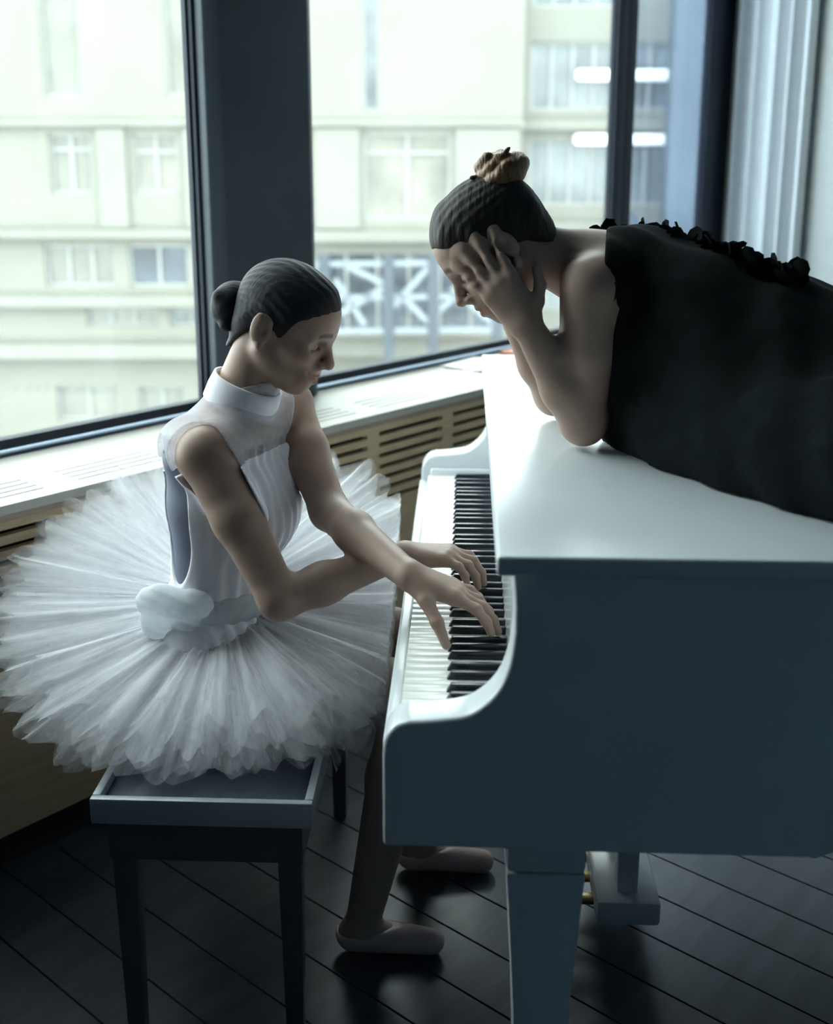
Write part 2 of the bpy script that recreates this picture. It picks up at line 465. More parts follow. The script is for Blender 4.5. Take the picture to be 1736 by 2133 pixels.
# things lying on the cover, behind the piano
def flat_book(name, c, ang, w, d, h, cover, label, cat):
    ca, sa = math.cos(ang), math.sin(ang)
    fr = lambda x, y, z: (c[0] + x * ca - y * sa, c[1] + x * sa + y * ca, c[2] + z)
    o = tag(empty(name, c), label, cat)
    MB().box(-w / 2, w / 2, -d / 2, d / 2, 0, h * .16, fr).obj('back_cover', cover, o)
    MB().box(-w / 2, w / 2, -d / 2, d / 2, h * .84, h, fr).obj('front_cover', cover, o)
    MB().box(-w / 2 + .004, w / 2 - .004, -d / 2 + .004, d / 2 - .004, h * .161, h * .839, fr).obj('page_block', 'paper', o)
    MB().box(-w / 2 - .002, -w / 2 + .002, -d / 2, d / 2, 0, h, fr).obj('spine', cover, o)
    return o
pb = wp(2.03, .20, HR + .001)
flat_book('book', tuple(pb), ANG + .1, .24, .17, .022, 'book_red', 'thin reddish-brown book lying on the radiator cover behind the piano', 'book')
pp = wp(1.74, .24, HR + .001)
mbp = MB()
for i in range(3):
    a = ANG + .12 * i - .1
    mbp.box(-.10, .10, -.075, .075, i * .0025, i * .0025 + .002, fr=lambda x, y, z, a=a: (pp[0] + x * math.cos(a) - y * math.sin(a), pp[1] + x * math.sin(a) + y * math.cos(a), pp[2] + z))
tag(mbp.obj('sheet_music', 'paper'), 'loose pale sheets of paper lying on the radiator cover', 'paper')

# ------------------------------------------------------------------ across the street
YAW = R(2.5)
EF = np.array([-math.sin(YAW), math.cos(YAW), 0]); ER = np.array([math.cos(YAW), math.sin(YAW), 0])
def ep(dist):
    return lambda u, w, z: EF * (dist + w) + ER * u + np.array([0, 0, z])
def facade(root, fr, u0, u1, z0, z1, ops, wall, depth=.6):
    """ops: (u0,u1,z0,z1, pane_material, mullions, transoms)"""
    zs = sorted(set([z0, z1] + [o[2] for o in ops] + [o[3] for o in ops]))
    mb = MB()
    for a, b in zip(zs[:-1], zs[1:]):
        cuts = sorted([(o[0], o[1]) for o in ops if o[2] <= a + 1e-6 and o[3] >= b - 1e-6])
        u = u0
        for c, d in cuts:
            if c > u: mb.box(u, c, 0, depth, a, b, fr)
            u = max(u, d)
        if u1 > u: mb.box(u, u1, 0, depth, a, b, fr)
    mb.obj('wall', wall, root)
    for (a, b, c, d, pm, nm, nt) in ops:
        f = MB(); t = .07
        f.box(a, a + t, .12, .26, c, d, fr).box(b - t, b, .12, .26, c, d, fr)
        f.box(a + t, b - t, .12, .26, c, c + t, fr).box(a + t, b - t, .12, .26, d - t, d, fr)
        for k in range(nm):
            x = a + (b - a) * (k + 1) / (nm + 1); f.box(x - t / 2, x + t / 2, .13, .25, c + t, d - t, fr)
        for zt in nt: f.box(a + t, b - t, .135, .245, zt - t / 2, zt + t / 2, fr)
        w = f.obj('window', 'ext_frame', root)
        for k in range(nm + 1):
            xa = a + (b - a) * k / (nm + 1) + t / 2; xb = a + (b - a) * (k + 1) / (nm + 1) - t / 2
            p = MB().box(xa, xb, .20, .23, c + t / 2, d - t / 2, fr).obj('pane', pm, w)
E29 = ep(29.0)
bA = tag(empty('apartment_building', tuple(E29(-5, .3, -14))), 'pale cream building across the street with tall windows and ledges', 'building')
opsA = [
    (-8.95, -8.0, 2.75, 5.3, 'ext_pane_pale', 0, []), (-6.0, -5.2, 2.75, 5.3, 'ext_pane_pale', 0, []), (-1.25, -.84, 2.4, 5.3, 'ext_pane_grey', 0, []),
    (-11.4, -10.2, .45, 1.88, 'ext_pane_pale', 1, []), (-8.95, -7.9, .45, 1.88, 'ext_pane_pale', 1, [1.5]), (-6.9, -5.79, .45, 1.88, 'ext_pane_warm', 1, [1.45]), (-4.6, -3.5, .45, 1.88, 'ext_pane_warm', 1, []), (-1.25, .89, -.2, 1.88, 'ext_pane_warm', 1, [1.42]),
    (-9.25, -7.5, -1.85, -.8, 'ext_pane_pale', 2, []), (-7.15, -5.65, -1.85, -.8, 'ext_pane_dark', 1, []), (-5.3, -4.0, -1.85, -.8, 'ext_pane_dark', 1, []),
    (-8.3, -6.5, -2.85, -2.4, 'ext_pane_pale', 2, []), (-6.2, -4.6, -2.85, -2.4, 'ext_pane_grey', 2, []),
    (-9.2, -7.6, -5.3, -4.4, 'ext_pane_pale', 1, []), (-7.1, -5.9, -5.3, -4.4, 'ext_pane_pale', 1, []),
    (-2.5, 2.2, -3.1, -.98, 'ext_pane_dark', 5, []),
]
facade(bA, E29, -16, 2.62, -14, 6.0, opsA, 'facade_cream')
for (a, b, z0, z1, w) in ((-16, -2.7, -.62, -.42, .35), (-2.7, 2.62, -.72, -.45, .3), (-16, -2.7, -2.3, -2.05, .4), (-16, -2.7, -3.6, -3.25, .5), (-16, 2.62, 2.05, 2.2, .2), (-2.7, 2.62, -3.5, -3.2, .7)):
    MB().box(a, b, -w, .02, z0, z1, E29).obj('ledge', 'facade_white', bA)
for (a, b) in ((-2.43, -1.35), (1.0, 2.55), (-7.75, -7.05), (-5.65, -4.75)):
    MB().box(a, b, -.12, .02, -.4, 2.0, E29).obj('pilaster', 'facade_white', bA)
# steel trusses in front of the dark glazing
tr = tag(empty('steel_truss', tuple(ep(27.6)(0, 0, -14))), 'blue-grey steel bracing in front of dark glazing across the street', 'truss')
E276 = ep(27.6)
def beam(p, q, t, m='steel_blue'):
    p = np.array(p); q = np.array(q); d = q - p; L = np.linalg.norm(d); d /= L; n_ = np.array([-d[1], d[0]])
    pts = [p + n_ * t / 2, p - n_ * t / 2, q - n_ * t / 2, q + n_ * t / 2]
    MB().prism([E276(x[0], 0, x[1]) for x in pts], EF * -.08, EF * .08).obj('brace', m, tr)
for x in (-2.15, -.62, .45, 2.0):
    MB().box(x - .13, x + .13, -.12, .12, -14, -.95, E276).obj('post', 'steel_dark', tr)
for a, b in (((-2.1, -2.5), (-.7, -1.7)), ((-1.7, -1.15), (-.75, -1.6)), ((-.55, -2.2), (.35, -1.2)), ((-.3, -1.9), (.4, -2.6)), ((.55, -2.3), (1.6, -1.3)), ((.9, -1.7), (1.9, -2.6)), ((-1.9, -1.5), (-1.2, -2.6))):
    beam(a, b, .13)
for z in (-1.15, -1.95, -2.75): beam((-2.4, z), (2.2, z + .05), .12, 'steel_blue')
# the office building with strip lights
E31 = ep(30.0)
bB = tag(empty('office_building', tuple(E31(4.6, .3, -14))), 'white office building with strip lights beyond the second mullion', 'building')
opsB = [(2.9, 5.0, 2.45, 4.1, 'ext_pane_grey', 3, []), (5.25, 6.5, 2.45, 4.1, 'ext_pane_grey', 1, []), (2.9, 5.0, .1, 1.75, 'ext_pane_grey', 3, []), (5.25, 6.5, .1, 1.75, 'ext_pane_grey', 1, []),
        (2.9, 5.0, -2.6, -1.2, 'ext_pane_grey', 3, []), (5.25, 6.5, -2.6, -1.2, 'ext_pane_dark', 1, []), (2.9, 5.0, 4.9, 6.4, 'ext_pane_grey', 3, [])]
facade(bB, E31, 2.72, 6.62, -14, 6.9, opsB, 'facade_white')
for z in (2.1, -.4):
    MB().box(2.72, 6.62, -.3, .02, z - .12, z + .12, E31).obj('ledge', 'facade_white', bB)
for z in (3.28, 1.74):
    MB().box(4.0, 6.55, -.32, -.1, z - .13, z + .13, E31).obj('strip_light', 'tube_lamp', bB, bevel=.08)
    for u in (4.5, 6.1): MB().box(u - .04, u + .04, -.1, .02, z - .04, z + .04, E31).obj('bracket', 'ext_frame', bB)
E28 = ep(28.2)
bC = tag(empty('slate_building', tuple(E28(9, .3, -14))), 'slate blue building seen through the narrow corner pane', 'building')
facade(bC, E28, 6.05, 16, -14, 6.2, [(8.6, 9.8, 1, 3, 'ext_pane_dark', 1, []), (8.6, 9.8, -3, -1, 'ext_pane_dark', 1, [])], 'facade_blue')
# dark sloping eave below it
mb = MB().prism([E28(4.9, -1.2, .15), E28(4.9, -1.2, -.25), E28(6.9, -1.2, -1.5), E28(6.9, -1.2, -1.1)], EF * -.2, EF * 1.1)
tag(mb.obj('slate_eave', 'steel_dark', bC))
MB().box(5.0, 6.04, -.9, .5, -1.9, -1.05, E28).obj('annex_wall', 'facade_tan', bC)
tag(MB().box(-60, 60, 3, 60, -14.2, -14.0, lambda u, w, z: EF * w + ER * u + np.array([0, 0, z])).obj('ground_street', 'asphalt'), 'grey street far below the windows', kind='structure')

# ------------------------------------------------------------------ grand piano
YN, YF = 1.338, 2.722
piano = tag(empty('grand_piano', (0.4, 2.05, 0)), 'glossy white grand piano with closed lid beside the seated player', 'piano')
def spline(pts, n=12):
    P = [np.array(p, float) for p in pts]; out = []
    for i in range(len(P) - 1):
        p0 = P[max(i - 1, 0)]; p1 = P[i]; p2 = P[i + 1]; p3 = P[min(i + 2, len(P) - 1)]
        for k in range(n):
            t = k / n
            out.append(.5 * ((2 * p1) + (-p0 + p2) * t + (2 * p0 - 5 * p1 + 4 * p2 - p3) * t * t + (-p0 + 3 * p1 - 3 * p2 + p3) * t ** 3))
    out.append(P[-1]); return out
bend = spline([(.46, YN), (.535, 1.385), (.61, 1.54), (.68, 1.73), (.79, 1.90), (.99, 2.00), (1.22, 2.05), (1.40, 2.14), (1.50, 2.32), (1.50, 2.52), (1.42, 2.66), (1.27, YF)], 7)
outline = [np.array((.10, YN))] + bend + [np.array((.10, YF))]
def offset(pts, d):
    P = np.array(pts); out = []
    for i in range(len(P)):
        a = P[i - 1] if i > 0 else P[i]; b = P[i + 1] if i + 1 < len(P) else P[i]
        t = b - a; t /= np.linalg.norm(t) + 1e-9
        nrm = np.array([t[1], -t[0]])
        out.append(P[i] + nrm * d)
    return out
# rim: outer wall of the case
inner = offset(outline, -.055)
rim = MB(); nO = len(outline)
for z in (.60, .985):
    for p in outline: rim.v.append((p[0], p[1], z))
    for p in inner: rim.v.append((p[0], p[1], z))
for i in range(nO - 1):
    a, b, c, d = i, i + 1, nO + i + 1, nO + i; e = 2 * nO
    rim.f += [(a, b, b + e, a + e), (c, d, d + e, c + e), (a + e, b + e, c + e, d + e), (d, c, b, a)]
e = 2 * nO
rim.f += [(0, e, e + nO, nO), (nO - 1, nO + nO - 1, e + nO + nO - 1, e + nO - 1)]
rim.obj('rim', 'piano_white', piano, bevel=.004, keep=lambda e: not (e.verts[0].co.x < .105 and e.verts[1].co.x < .105))
MB().prism([(*p, 0) for p in inner], np.array([0, 0, .62]), np.array([0, 0, .66])).obj('soundboard', 'piano_white', piano)
# lid
lo = offset([np.array((.042, YN))] + bend + [np.array((.042, YF))], .02)
lo[0] = np.array((.042, YN - .02)); lo[-1] = np.array((.042, YF + .02))
MB().prism([(*p, 0) for p in lo], np.array([0, 0, .987]), np.array([0, 0, 1.013])).obj('lid', 'piano_white', piano, bevel=.005, seg=3)
# arms at both ends of the keyboard, one rounded profile
prof = [(.10, .984)] + [(.063, .984), (.066, .940)] + [tuple(p) for p in spline([(.066, .905), (.060, .860), (.044, .822), (.012, .793), (-.03, .784), (-.062, .781)], 5)] + [tuple(p) for p in spline([(-.066, .781), (-.084, .774), (-.097, .755), (-.100, .73)], 4)] + [(-.100, .60), (.10, .60)]
for (a, b) in ((YN, YN + .062), (YF - .062, YF)):
    MB().prism([(x, 0, z) for x, z in prof], np.array([0, a, 0]), np.array([0, b, 0])).obj('arm', 'piano_white', piano, bevel=.006, seg=3, keep=lambda e: not (e.verts[0].co.x > .095 and e.verts[1].co.x > .095))
YK0, YK1 = 1.418, 2.642
for (a, b) in ((YN + .063, YK0 - .002), (YK1 + .002, YF - .063)):
    MB().box(-.078, .10, a, b, .67, .752).obj('cheek_block', 'piano_white', piano, bevel=.006, seg=3)
MB().box(-.10, .10, YN + .063, YF - .063, .60, .665).obj('keybed', 'piano_white', piano, bevel=.004)
MB().box(-.104, -.084, YN + .063, YF - .063, .6655, .722).obj('key_slip', 'piano_white', piano, bevel=.005, seg=3)
MB().prism([(.070, 0, .735), (.078, 0, .735), (.125, 0, .984), (.100, 0, .984)], np.array([0, YN + .063, 0]), np.array([0, YF - .063, 0])).obj('fallboard', 'piano_white', piano, bevel=.003)
# keys: 52 white, 36 black; bass at the far end
wk = MB().box(0, .155, -.01155, .01155, 0, .022).mesh('white_key', bevel=.0008, seg=2); wk.materials.append(MATS['key_ivory'])
bkm = MB(); b0 = len(bkm.v)
bkm.v += [(0, -.0058, 0), (.10, -.0058, 0), (.10, .0058, 0), (0, .0058, 0), (.007, -.0045, .0125), (.10, -.0045, .0125), (.10, .0045, .0125), (.007, .0045, .0125)]
bkm.f += [(0, 3, 2, 1), (4, 5, 6, 7), (0, 1, 5, 4), (1, 2, 6, 5), (2, 3, 7, 6), (3, 0, 4, 7)]
bk = bkm.mesh('black_key', bevel=.0012, seg=2); bk.materials.append(MATS['key_ebony'])
pw = (YK1 - YK0) / 52
names = 'ABCDEFG'
for i in range(52):
    y = YK1 - (i + .5) * pw
    o = new_obj('white_key', wk, None, piano); o.location = (-.083, y, .7155)
    if names[i % 7] in 'ACDFG' and i < 51:
        o = new_obj('black_key', bk, None, piano)
        sh = {'C': .003, 'D': -.003, 'F': .004, 'G': 0, 'A': -.004}[names[i % 7]]
        o.location = (-.021, YK1 - (i + 1) * pw + sh, .7365)
# legs, lyre
def leg(x, y):
    MB().box(x - .055, x + .055, y - .055, y + .055, .52, .60).obj('leg_block', 'piano_white', piano, bevel=.008)
    mb = MB(); b = len(mb.v)
    for (h, w) in ((.085, .034), (.30, .042), (.52, .055)):
        for sx, sy in ((-1, -1), (1, -1), (1, 1), (-1, 1)): mb.v.append((x + sx * w, y + sy * w, h))
    for r_ in range(2):
        for k in range(4): mb.f.append((r_ * 4 + k, r_ * 4 + (k + 1) % 4, r_ * 4 + 4 + (k + 1) % 4, r_ * 4 + 4 + k))
    mb.f += [(3, 2, 1, 0), (8, 9, 10, 11)]
    L = mb.obj('leg', 'piano_white', piano, bevel=.006)
    MB().lathe([(.030, .06), (.030, .0849)], (x, y, 0), 16).obj('caster_cap', 'brass', L)
    MB().tube([(x - .012, y, .032), (x + .012, y, .032)], .031, 18).obj('caster_wheel', 'brass', L, smooth=False)
leg(.12, YN + .12); leg(.12, YF - .12); leg(1.28, 2.45)
for yy in (1.95, 2.11):
    MB().box(.30, .34, yy - .02, yy + .02, .12, .619).obj('lyre_post', 'piano_white', piano, bevel=.004)
lb = MB().box(.26, .38, 1.90, 2.16, .07, .12).obj('lyre_box', 'piano_white', piano, bevel=.008)
for yy in (1.96, 2.03, 2.10):
    MB().box(.14, .27, yy - .012, yy + .012, .078, .092).obj('pedal', 'brass', lb, bevel=.004)

# ------------------------------------------------------------------ bench
BX0, BX1, BY0, BY1, BZ = -.588, -.232, 1.612, 2.40, .49
bench = tag(empty('piano_bench', ((BX0 + BX1) / 2, (BY0 + BY1) / 2, 0)), 'low padded piano bench with a pale wooden rim under the white tutu', 'bench')
for (a, b, c, d) in ((BX0, BX1, BY0, BY0 + .014), (BX0, BX1, BY1 - .014, BY1), (BX0, BX0 + .014, BY0 + .0142, BY1 - .0142), (BX1 - .014, BX1, BY0 + .0142, BY1 - .0142)):
    MB().box(a, b, c, d, BZ - .045, BZ).obj('seat_rim', 'bench_wood', bench, bevel=.003)
pd = []
nx, ny = 17, 33
for i in range(nx):
    row = []
    for j in range(ny):
        x = BX0 + .0145 + (BX1 - BX0 - .029) * i / (nx - 1); y = BY0 + .0145 + (BY1 - BY0 - .029) * j / (ny - 1)
        ex = min(i, nx - 1 - i) / 3; ey = min(j, ny - 1 - j) / 3
        h = min(1, ex) * min(1, ey)
        row.append((x, y, BZ - .016 + .018 * math.sin(h * math.pi / 2)))
    pd.append(row)
new_obj('seat_pad', grid_mesh('seat_pad', np.array(pd)), 'bench_pad', bench)
MB().box(BX0 + .0145, BX1 - .0145, BY0 + .0145, BY1 - .0145, BZ - .044, BZ - .018).obj('seat_board', 'bench_pad', bench)
for (a, b, c, d) in ((BX0 + .02, BX1 - .02, BY0 + .02, BY0 + .04), (BX0 + .02, BX1 - .02, BY1 - .04, BY1 - .02), (BX0 + .02, BX0 + .04, BY0 + .041, BY1 - .041), (BX1 - .04, BX1 - .02, BY0 + .041, BY1 - .041)):
    MB().box(a, b, c, d, BZ - .12, BZ - .0455).obj('apron', 'bench_shaded', bench)
for x in (BX0 + .042, BX1 - .042):
    for y in (BY0 + .042, BY1 - .042):
        mb = MB()
        for (h, w) in ((0, .014), (BZ - .0456, .021)):
            for sx, sy in ((-1, -1), (1, -1), (1, 1), (-1, 1)): mb.v.append((x + sx * w, y + sy * w, h))
        mb.f += [(3, 2, 1, 0), (4, 5, 6, 7)] + [(k, (k + 1) % 4, 4 + (k + 1) % 4, 4 + k) for k in range(4)]
        mb.obj('leg', 'bench_shaded', bench, bevel=.003)

# ------------------------------------------------------------------ people: signed-distance bodies turned into one continuous mesh
class SDF:
    def __init__(s, lo, hi, vox):
        s.lo = np.array(lo, float); s.vox = vox
        s.n = np.ceil((np.array(hi) - s.lo) / vox).astype(int) + 1
        s.f = np.full(s.n, 0.5, dtype=np.float32)
    def region(s, lo, hi, pad):
        a = np.floor((np.array(lo) - pad - s.lo) / s.vox).astype(int); b = np.ceil((np.array(hi) + pad - s.lo) / s.vox).astype(int) + 1
        a = np.clip(a, 0, s.n); b = np.clip(b, 0, s.n)
        if np.any(b <= a): return None, None
        ax = [(s.lo[i] + np.arange(a[i], b[i]) * s.vox).astype(np.float32) for i in range(3)]
        return tuple(slice(a[i], b[i]) for i in range(3)), ax
    def put(s, lo, hi, fn, k, mode='add'):
        sl, ax = s.region(lo, hi, k + 2.5 * s.vox)
        if sl is None: return
        d = fn(ax[0][:, None, None], ax[1][None, :, None], ax[2][None, None, :])
        f = s.f[sl]
        if mode == 'add':
            h = np.maximum(k - np.abs(f - d), 0) / max(k, 1e-6)
            s.f[sl] = np.minimum(f, d) - h * h * k * .25
        elif mode == 'sub':
            d = -d
            h = np.maximum(k - np.abs(f - d), 0) / max(k, 1e-6)
            s.f[sl] = np.maximum(f, d) + h * h * k * .25
        else:
            s.f[sl] = np.maximum(f, d)
    def run(s, prims):
        for p in prims: p(s)
    def mesh(s):
        f = s.f; ins = f < 0
        c = np.zeros(tuple(s.n - 1), dtype=np.int8)
        for i in (0, 1):
            for j in (0, 1):
                for k in (0, 1):
                    c += ins[i:s.n[0] - 1 + i, j:s.n[1] - 1 + j, k:s.n[2] - 1 + k]
        act = np.argwhere((c > 0) & (c < 8))
        dims = s.n - 1
        lin = (act[:, 0].astype(np.int64) * dims[1] + act[:, 1]) * dims[2] + act[:, 2]
        acc = np.zeros((len(act), 3)); cnt = np.zeros(len(act))
        corners = np.array([(i, j, k) for i in (0, 1) for j in (0, 1) for k in (0, 1)])
        vals = {tuple(o): f[act[:, 0] + o[0], act[:, 1] + o[1], act[:, 2] + o[2]].astype(float) for o in corners}
        for o in corners:
            for ax in range(3):
                if o[ax] == 0:
                    o2 = o.copy(); o2[ax] = 1
                    a = vals[tuple(o)]; b = vals[tuple(o2)]
                    m = (a < 0) != (b < 0)
                    t = a / (a - b + 1e-20)
                    p = np.repeat(o[None, :].astype(float), len(act), 0); p[:, ax] += t
                    acc[m] += p[m]; cnt[m] += 1
        v = s.lo + (act + acc / np.maximum(cnt, 1)[:, None]) * s.vox
        quads = []
        for ax in range(3):
            o = [(ax + 1) % 3, (ax + 2) % 3]
            sl0 = [slice(None)] * 3; sl1 = [slice(None)] * 3
            sl0[ax] = slice(0, -1); sl1[ax] = slice(1, None)
            a = ins[tuple(sl0)]; b = ins[tuple(sl1)]
            e = np.argwhere(a != b)
            e = e[(e[:, o[0]] > 0) & (e[:, o[1]] > 0) & (e[:, o[0]] < dims[o[0]]) & (e[:, o[1]] < dims[o[1]])]
            flip = ~a[e[:, 0], e[:, 1], e[:, 2]]
            q = []
            for (du, dv) in ((-1, -1), (0, -1), (0, 0), (-1, 0)):
                cc = e.copy(); cc[:, o[0]] += du; cc[:, o[1]] += dv
                q.append(np.searchsorted(lin, (cc[:, 0].astype(np.int64) * dims[1] + cc[:, 1]) * dims[2] + cc[:, 2]))
            q = np.stack(q, 1); q[flip] = q[flip][:, ::-1]
            quads.append(q)
        return v, np.concatenate(quads)
def V3(p): return np.array(p, dtype=np.float64)
def cone(a, b, ra, rb, k=.02, mode='add'):
    a = V3(a); b = V3(b)
    def prim(S):
        r = max(ra, rb); ab = b - a; L2 = float(ab @ ab) + 1e-12
        def fn(x, y, z):
            t = np.clip(((x - a[0]) * ab[0] + (y - a[1]) * ab[1] + (z - a[2]) * ab[2]) / L2, 0, 1)
            return np.sqrt((x - a[0] - ab[0] * t) ** 2 + (y - a[1] - ab[1] * t) ** 2 + (z - a[2] - ab[2] * t) ** 2) - (ra + (rb - ra) * t)
        S.put(np.minimum(a, b) - r, np.maximum(a, b) + r, fn, k, mode)
    return prim
def ell(c, r, k=.02, fr=None, mode='add'):
    c = V3(c); r = V3(r); M = np.eye(3) if fr is None else np.array(fr)    # rows: local axes
    def prim(S):
        ext = np.sqrt(((M * r[:, None]) ** 2).sum(0))
        def fn(x, y, z):
            q = [((x - c[0]) * M[i, 0] + (y - c[1]) * M[i, 1] + (z - c[2]) * M[i, 2]) for i in range(3)]
            k0 = np.sqrt(sum((q[i] / r[i]) ** 2 for i in range(3))); k1 = np.sqrt(sum((q[i] / r[i] ** 2) ** 2 for i in range(3)))
            return k0 * (k0 - 1) / (k1 + 1e-9)
        S.put(c - ext, c + ext, fn, k, mode)
    return prim
def plane_cut(p, n):
    """keep the side the normal points away from"""
    p = V3(p); n = V3(n) / np.linalg.norm(n)
    def prim(S):
        hi = S.lo + (S.n - 1) * S.vox
        S.put(S.lo, hi, lambda x, y, z: (x - p[0]) * n[0] + (y - p[1]) * n[1] + (z - p[2]) * n[2], 0, 'int')
    return prim
def grow(d):
    def prim(S): S.f -= d
    return prim
def frame_of(yaw, pitch, roll=0.0):
    f = V3((math.cos(pitch) * math.cos(yaw), math.cos(pitch) * math.sin(yaw), -math.sin(pitch)))
    l = np.cross([0, 0, 1], f); l /= np.linalg.norm(l); u = np.cross(f, l)
    l2 = l * math.cos(roll) + u * math.sin(roll); u2 = np.cross(f, l2)
    return np.array([f, l2, u2])
class Head:
    def __init__(s, o, yaw, pitch, roll, sc): s.o = V3(o); s.M = frame_of(R(yaw), R(pitch), R(roll)); s.sc = sc
    def w(s, p): return s.o + s.sc * (V3(p) @ s.M)
    def loc(s, P): return ((P - s.o) @ s.M.T) / s.sc
    def e(s, c, r, k, mode='add'): return ell(s.w(c), V3(r) * s.sc, k * s.sc, s.M, mode)
    def c(s, a, b, ra, rb, k, mode='add'): return cone(s.w(a), s.w(b), ra * s.sc, rb * s.sc, k * s.sc, mode)
    def cut(s, p, n): return plane_cut(s.w(p), V3(n) @ s.M)
    def prims(s, smile=0.0, ear=1.0):
        out = [s.e((-.006, 0, .038), (.093, .072, .079), .02), s.e((.030, 0, -.025), (.060, .056, .078), .03)]
        out += [s.e((.044, 0, .043), (.048, .056, .050), .03)]
        for y in (-1, 1):
            out += [s.c((-.006, y * .054, -.040), (.055, y * .016, -.092), .016, .017, .025),
                    s.e((.053, y * .036, -.022 + .004 * smile), (.028 + .004 * smile, .026, .024), .02),
                    s.c((.072, y * .038, .026), (.084, y * .008, .020), .012, .012, .014),
                    s.e((.086, y * .031, .002), (.014, .015, .011), .012, 'sub'),
                    s.e((.071, y * .031, .001), (.0135, .0145, .0125), .004)]
        out += [s.e((.066, 0, -.096), (.019, .020, .016), .018)]
        out += [s.c((.086, 0, .016), (.1085, 0, -.028), .0065, .0100, .010), s.e((.107, 0, -.030), (.0105, .0105, .0095), .006)]
        for y in (-1, 1): out += [s.e((.097, y * .0115, -.035), (.010, .0075, .0075), .006)]
        out += [s.e((.078, 0, -.062), (.020, .030, .024), .018)]
        cz = -.0600 + .0050 * smile; cy_ = .0245 + .0035 * smile
        for y in (-1, 1):
            out += [s.c((.0945, 0, -.0575), (.078, y * cy_, cz), .0050, .0026, .004), s.c((.0925, 0, -.0715 - .001 * smile), (.077, y * (cy_ - .002), cz - .002), .0060, .0026, .004)]
            out += [s.c((.0995, 0, -.0640 - .0008 * smile), (.083, y * (cy_ + .001), cz - .0005), .0012 + .0022 * smile, .0014, .002, 'sub')]
            # ears
            out += [s.e((-.012, y * .0755, .000), (.020 * ear, .0075, .032 * ear), .006), s.e((-.020 * ear, y * .081, .006), (.013 * ear, .0048, .027 * ear), .006),
                    s.e((-.004, y * .0895, .003), (.0115, .0105, .020), .003, 'sub'), s.e((-.006, y * .077, -.030), (.008, .006, .009), .006)]
        return out
    def paint(s, P, lip, brow):
        L = s.loc(P); T = np.ones((len(P), 4), dtype=np.float32)
        near = (np.abs(L) < .16).all(1)
        def blend(mask, col):
            m = np.clip(mask, 0, 1)[:, None]; T[:, :3] = T[:, :3] * (1 - m) + m * np.array(col)
        x, y, z = L[:, 0], np.abs(L[:, 1]), L[:, 2]
        front = near & (x > .05)
        lipm = front * np.clip(1.7 - ((y / .029) ** 2 + ((z + .0650 - 7 * y * y) / .0115) ** 2) * 1.6, 0, 1) * (x > .072)
        blend(lipm, lip)
        front = front & (((x - .03) / .082) ** 2 + (y / .061) ** 2 < 1.0)
        bz = .030 - .35 * np.clip(y - .034, 0, 1) - .12 * np.clip(.02 - y, 0, 1)
        blend(front * (y > .011) * (y < .052) * np.clip(1.5 - np.abs(z - bz) / .0045, 0, 1) * .85, brow)
        ez = -.0055 + 9 * (y - .031) ** 2
        blend(front * (y > .016) * (y < .047) * np.clip(1.6 - np.abs(z - ez) / .0022, 0, 1) * .95, brow)
        blend(near * np.clip(1 - ((x - .062) / .03) ** 2 - ((y - .042) / .025) ** 2 - ((z + .02) / .025) ** 2, 0, 1) * .5, (1.0, .80, .78))
        blend(near * np.clip(1 - ((x - .11) / .015) ** 2 - (y / .015) ** 2 - ((z + .03) / .015) ** 2, 0, 1) * .4, (1.0, .82, .80))
        return T
def hand(wrist, fwd, palm, side, flex, spread=(0.16, 0.05, -.06, -.2), thumb=None, sc=1.0, kf=.006):
    """fwd: wrist to knuckles; palm: direction the palm faces; side: lateral direction towards the thumb.
    flex: per finger (mcp, pip, dip) in degrees. Returns prims and fingertips."""
    wrist = V3(wrist); f = V3(fwd) / np.linalg.norm(fwd); d = V3(palm) - f * (V3(palm) @ f); d /= np.linalg.norm(d)
    l = np.cross(f, d); l = l if l @ V3(side) > 0 else -l
    out = []; tips = []
    base = [(.082, .026), (.085, .008), (.080, -.010), (.072, -.026)]
    lens = [(.040, .024, .019), (.044, .027, .020), (.040, .025, .020), (.032, .019, .018)]
    rad = [(.0095, .0085, .0078, .0068), (.0098, .0088, .0080, .0070), (.0092, .0083, .0075, .0066), (.0084, .0074, .0067, .0060)]
    # palm
    for (a, b), rr in zip(base, rad):
        p = wrist + f * a * sc + l * b * sc
        out.append(cone(wrist + f * .006 + l * b * .55 * sc, p, .0155 * sc, (rr[0] + .0025) * sc, .014))
    out.append(ell(wrist + f * .045 * sc + d * .004, (.040 * sc, .033 * sc, .0135 * sc), .012, np.array([f, l, np.cross(f, l)])))
    for i in range(4):
        p = wrist + f * base[i][0] * sc + l * base[i][1] * sc; ang = 0
        sp = spread[i]
        for j in range(3):
            ang += R(flex[i][j])
            dr = (f * math.cos(sp) + l * math.sin(sp)) * math.cos(ang) + d * math.sin(ang)
            q = p + dr * lens[i][j] * sc
            out.append(cone(p, q, rad[i][j] * sc, rad[i][j + 1] * sc, kf if j else .010))
            p = q
        tips.append(p)
    if thumb is not None:
        pts = [wrist + f * .014 * sc + l * .016 * sc + d * .004] + [V3(t) for t in thumb]
        rr = [.015, .0115, .0098, .0075]
        for j in range(len(pts) - 1): out.append(cone(pts[j], pts[j + 1], rr[j] * sc, rr[j + 1] * sc, .012 if j == 0 else .006))
        tips.append(pts[-1])
    return out, tips
def limb(pts, rads, k=.015):
    return [cone(pts[i], pts[i + 1], rads[i], rads[i + 1], k) for i in range(len(pts) - 1)]
def paint_mesh(me, T):
    at = me.color_attributes.new('Tint', 'FLOAT_COLOR', 'POINT')
    at.data.foreach_set('color', T.ravel())
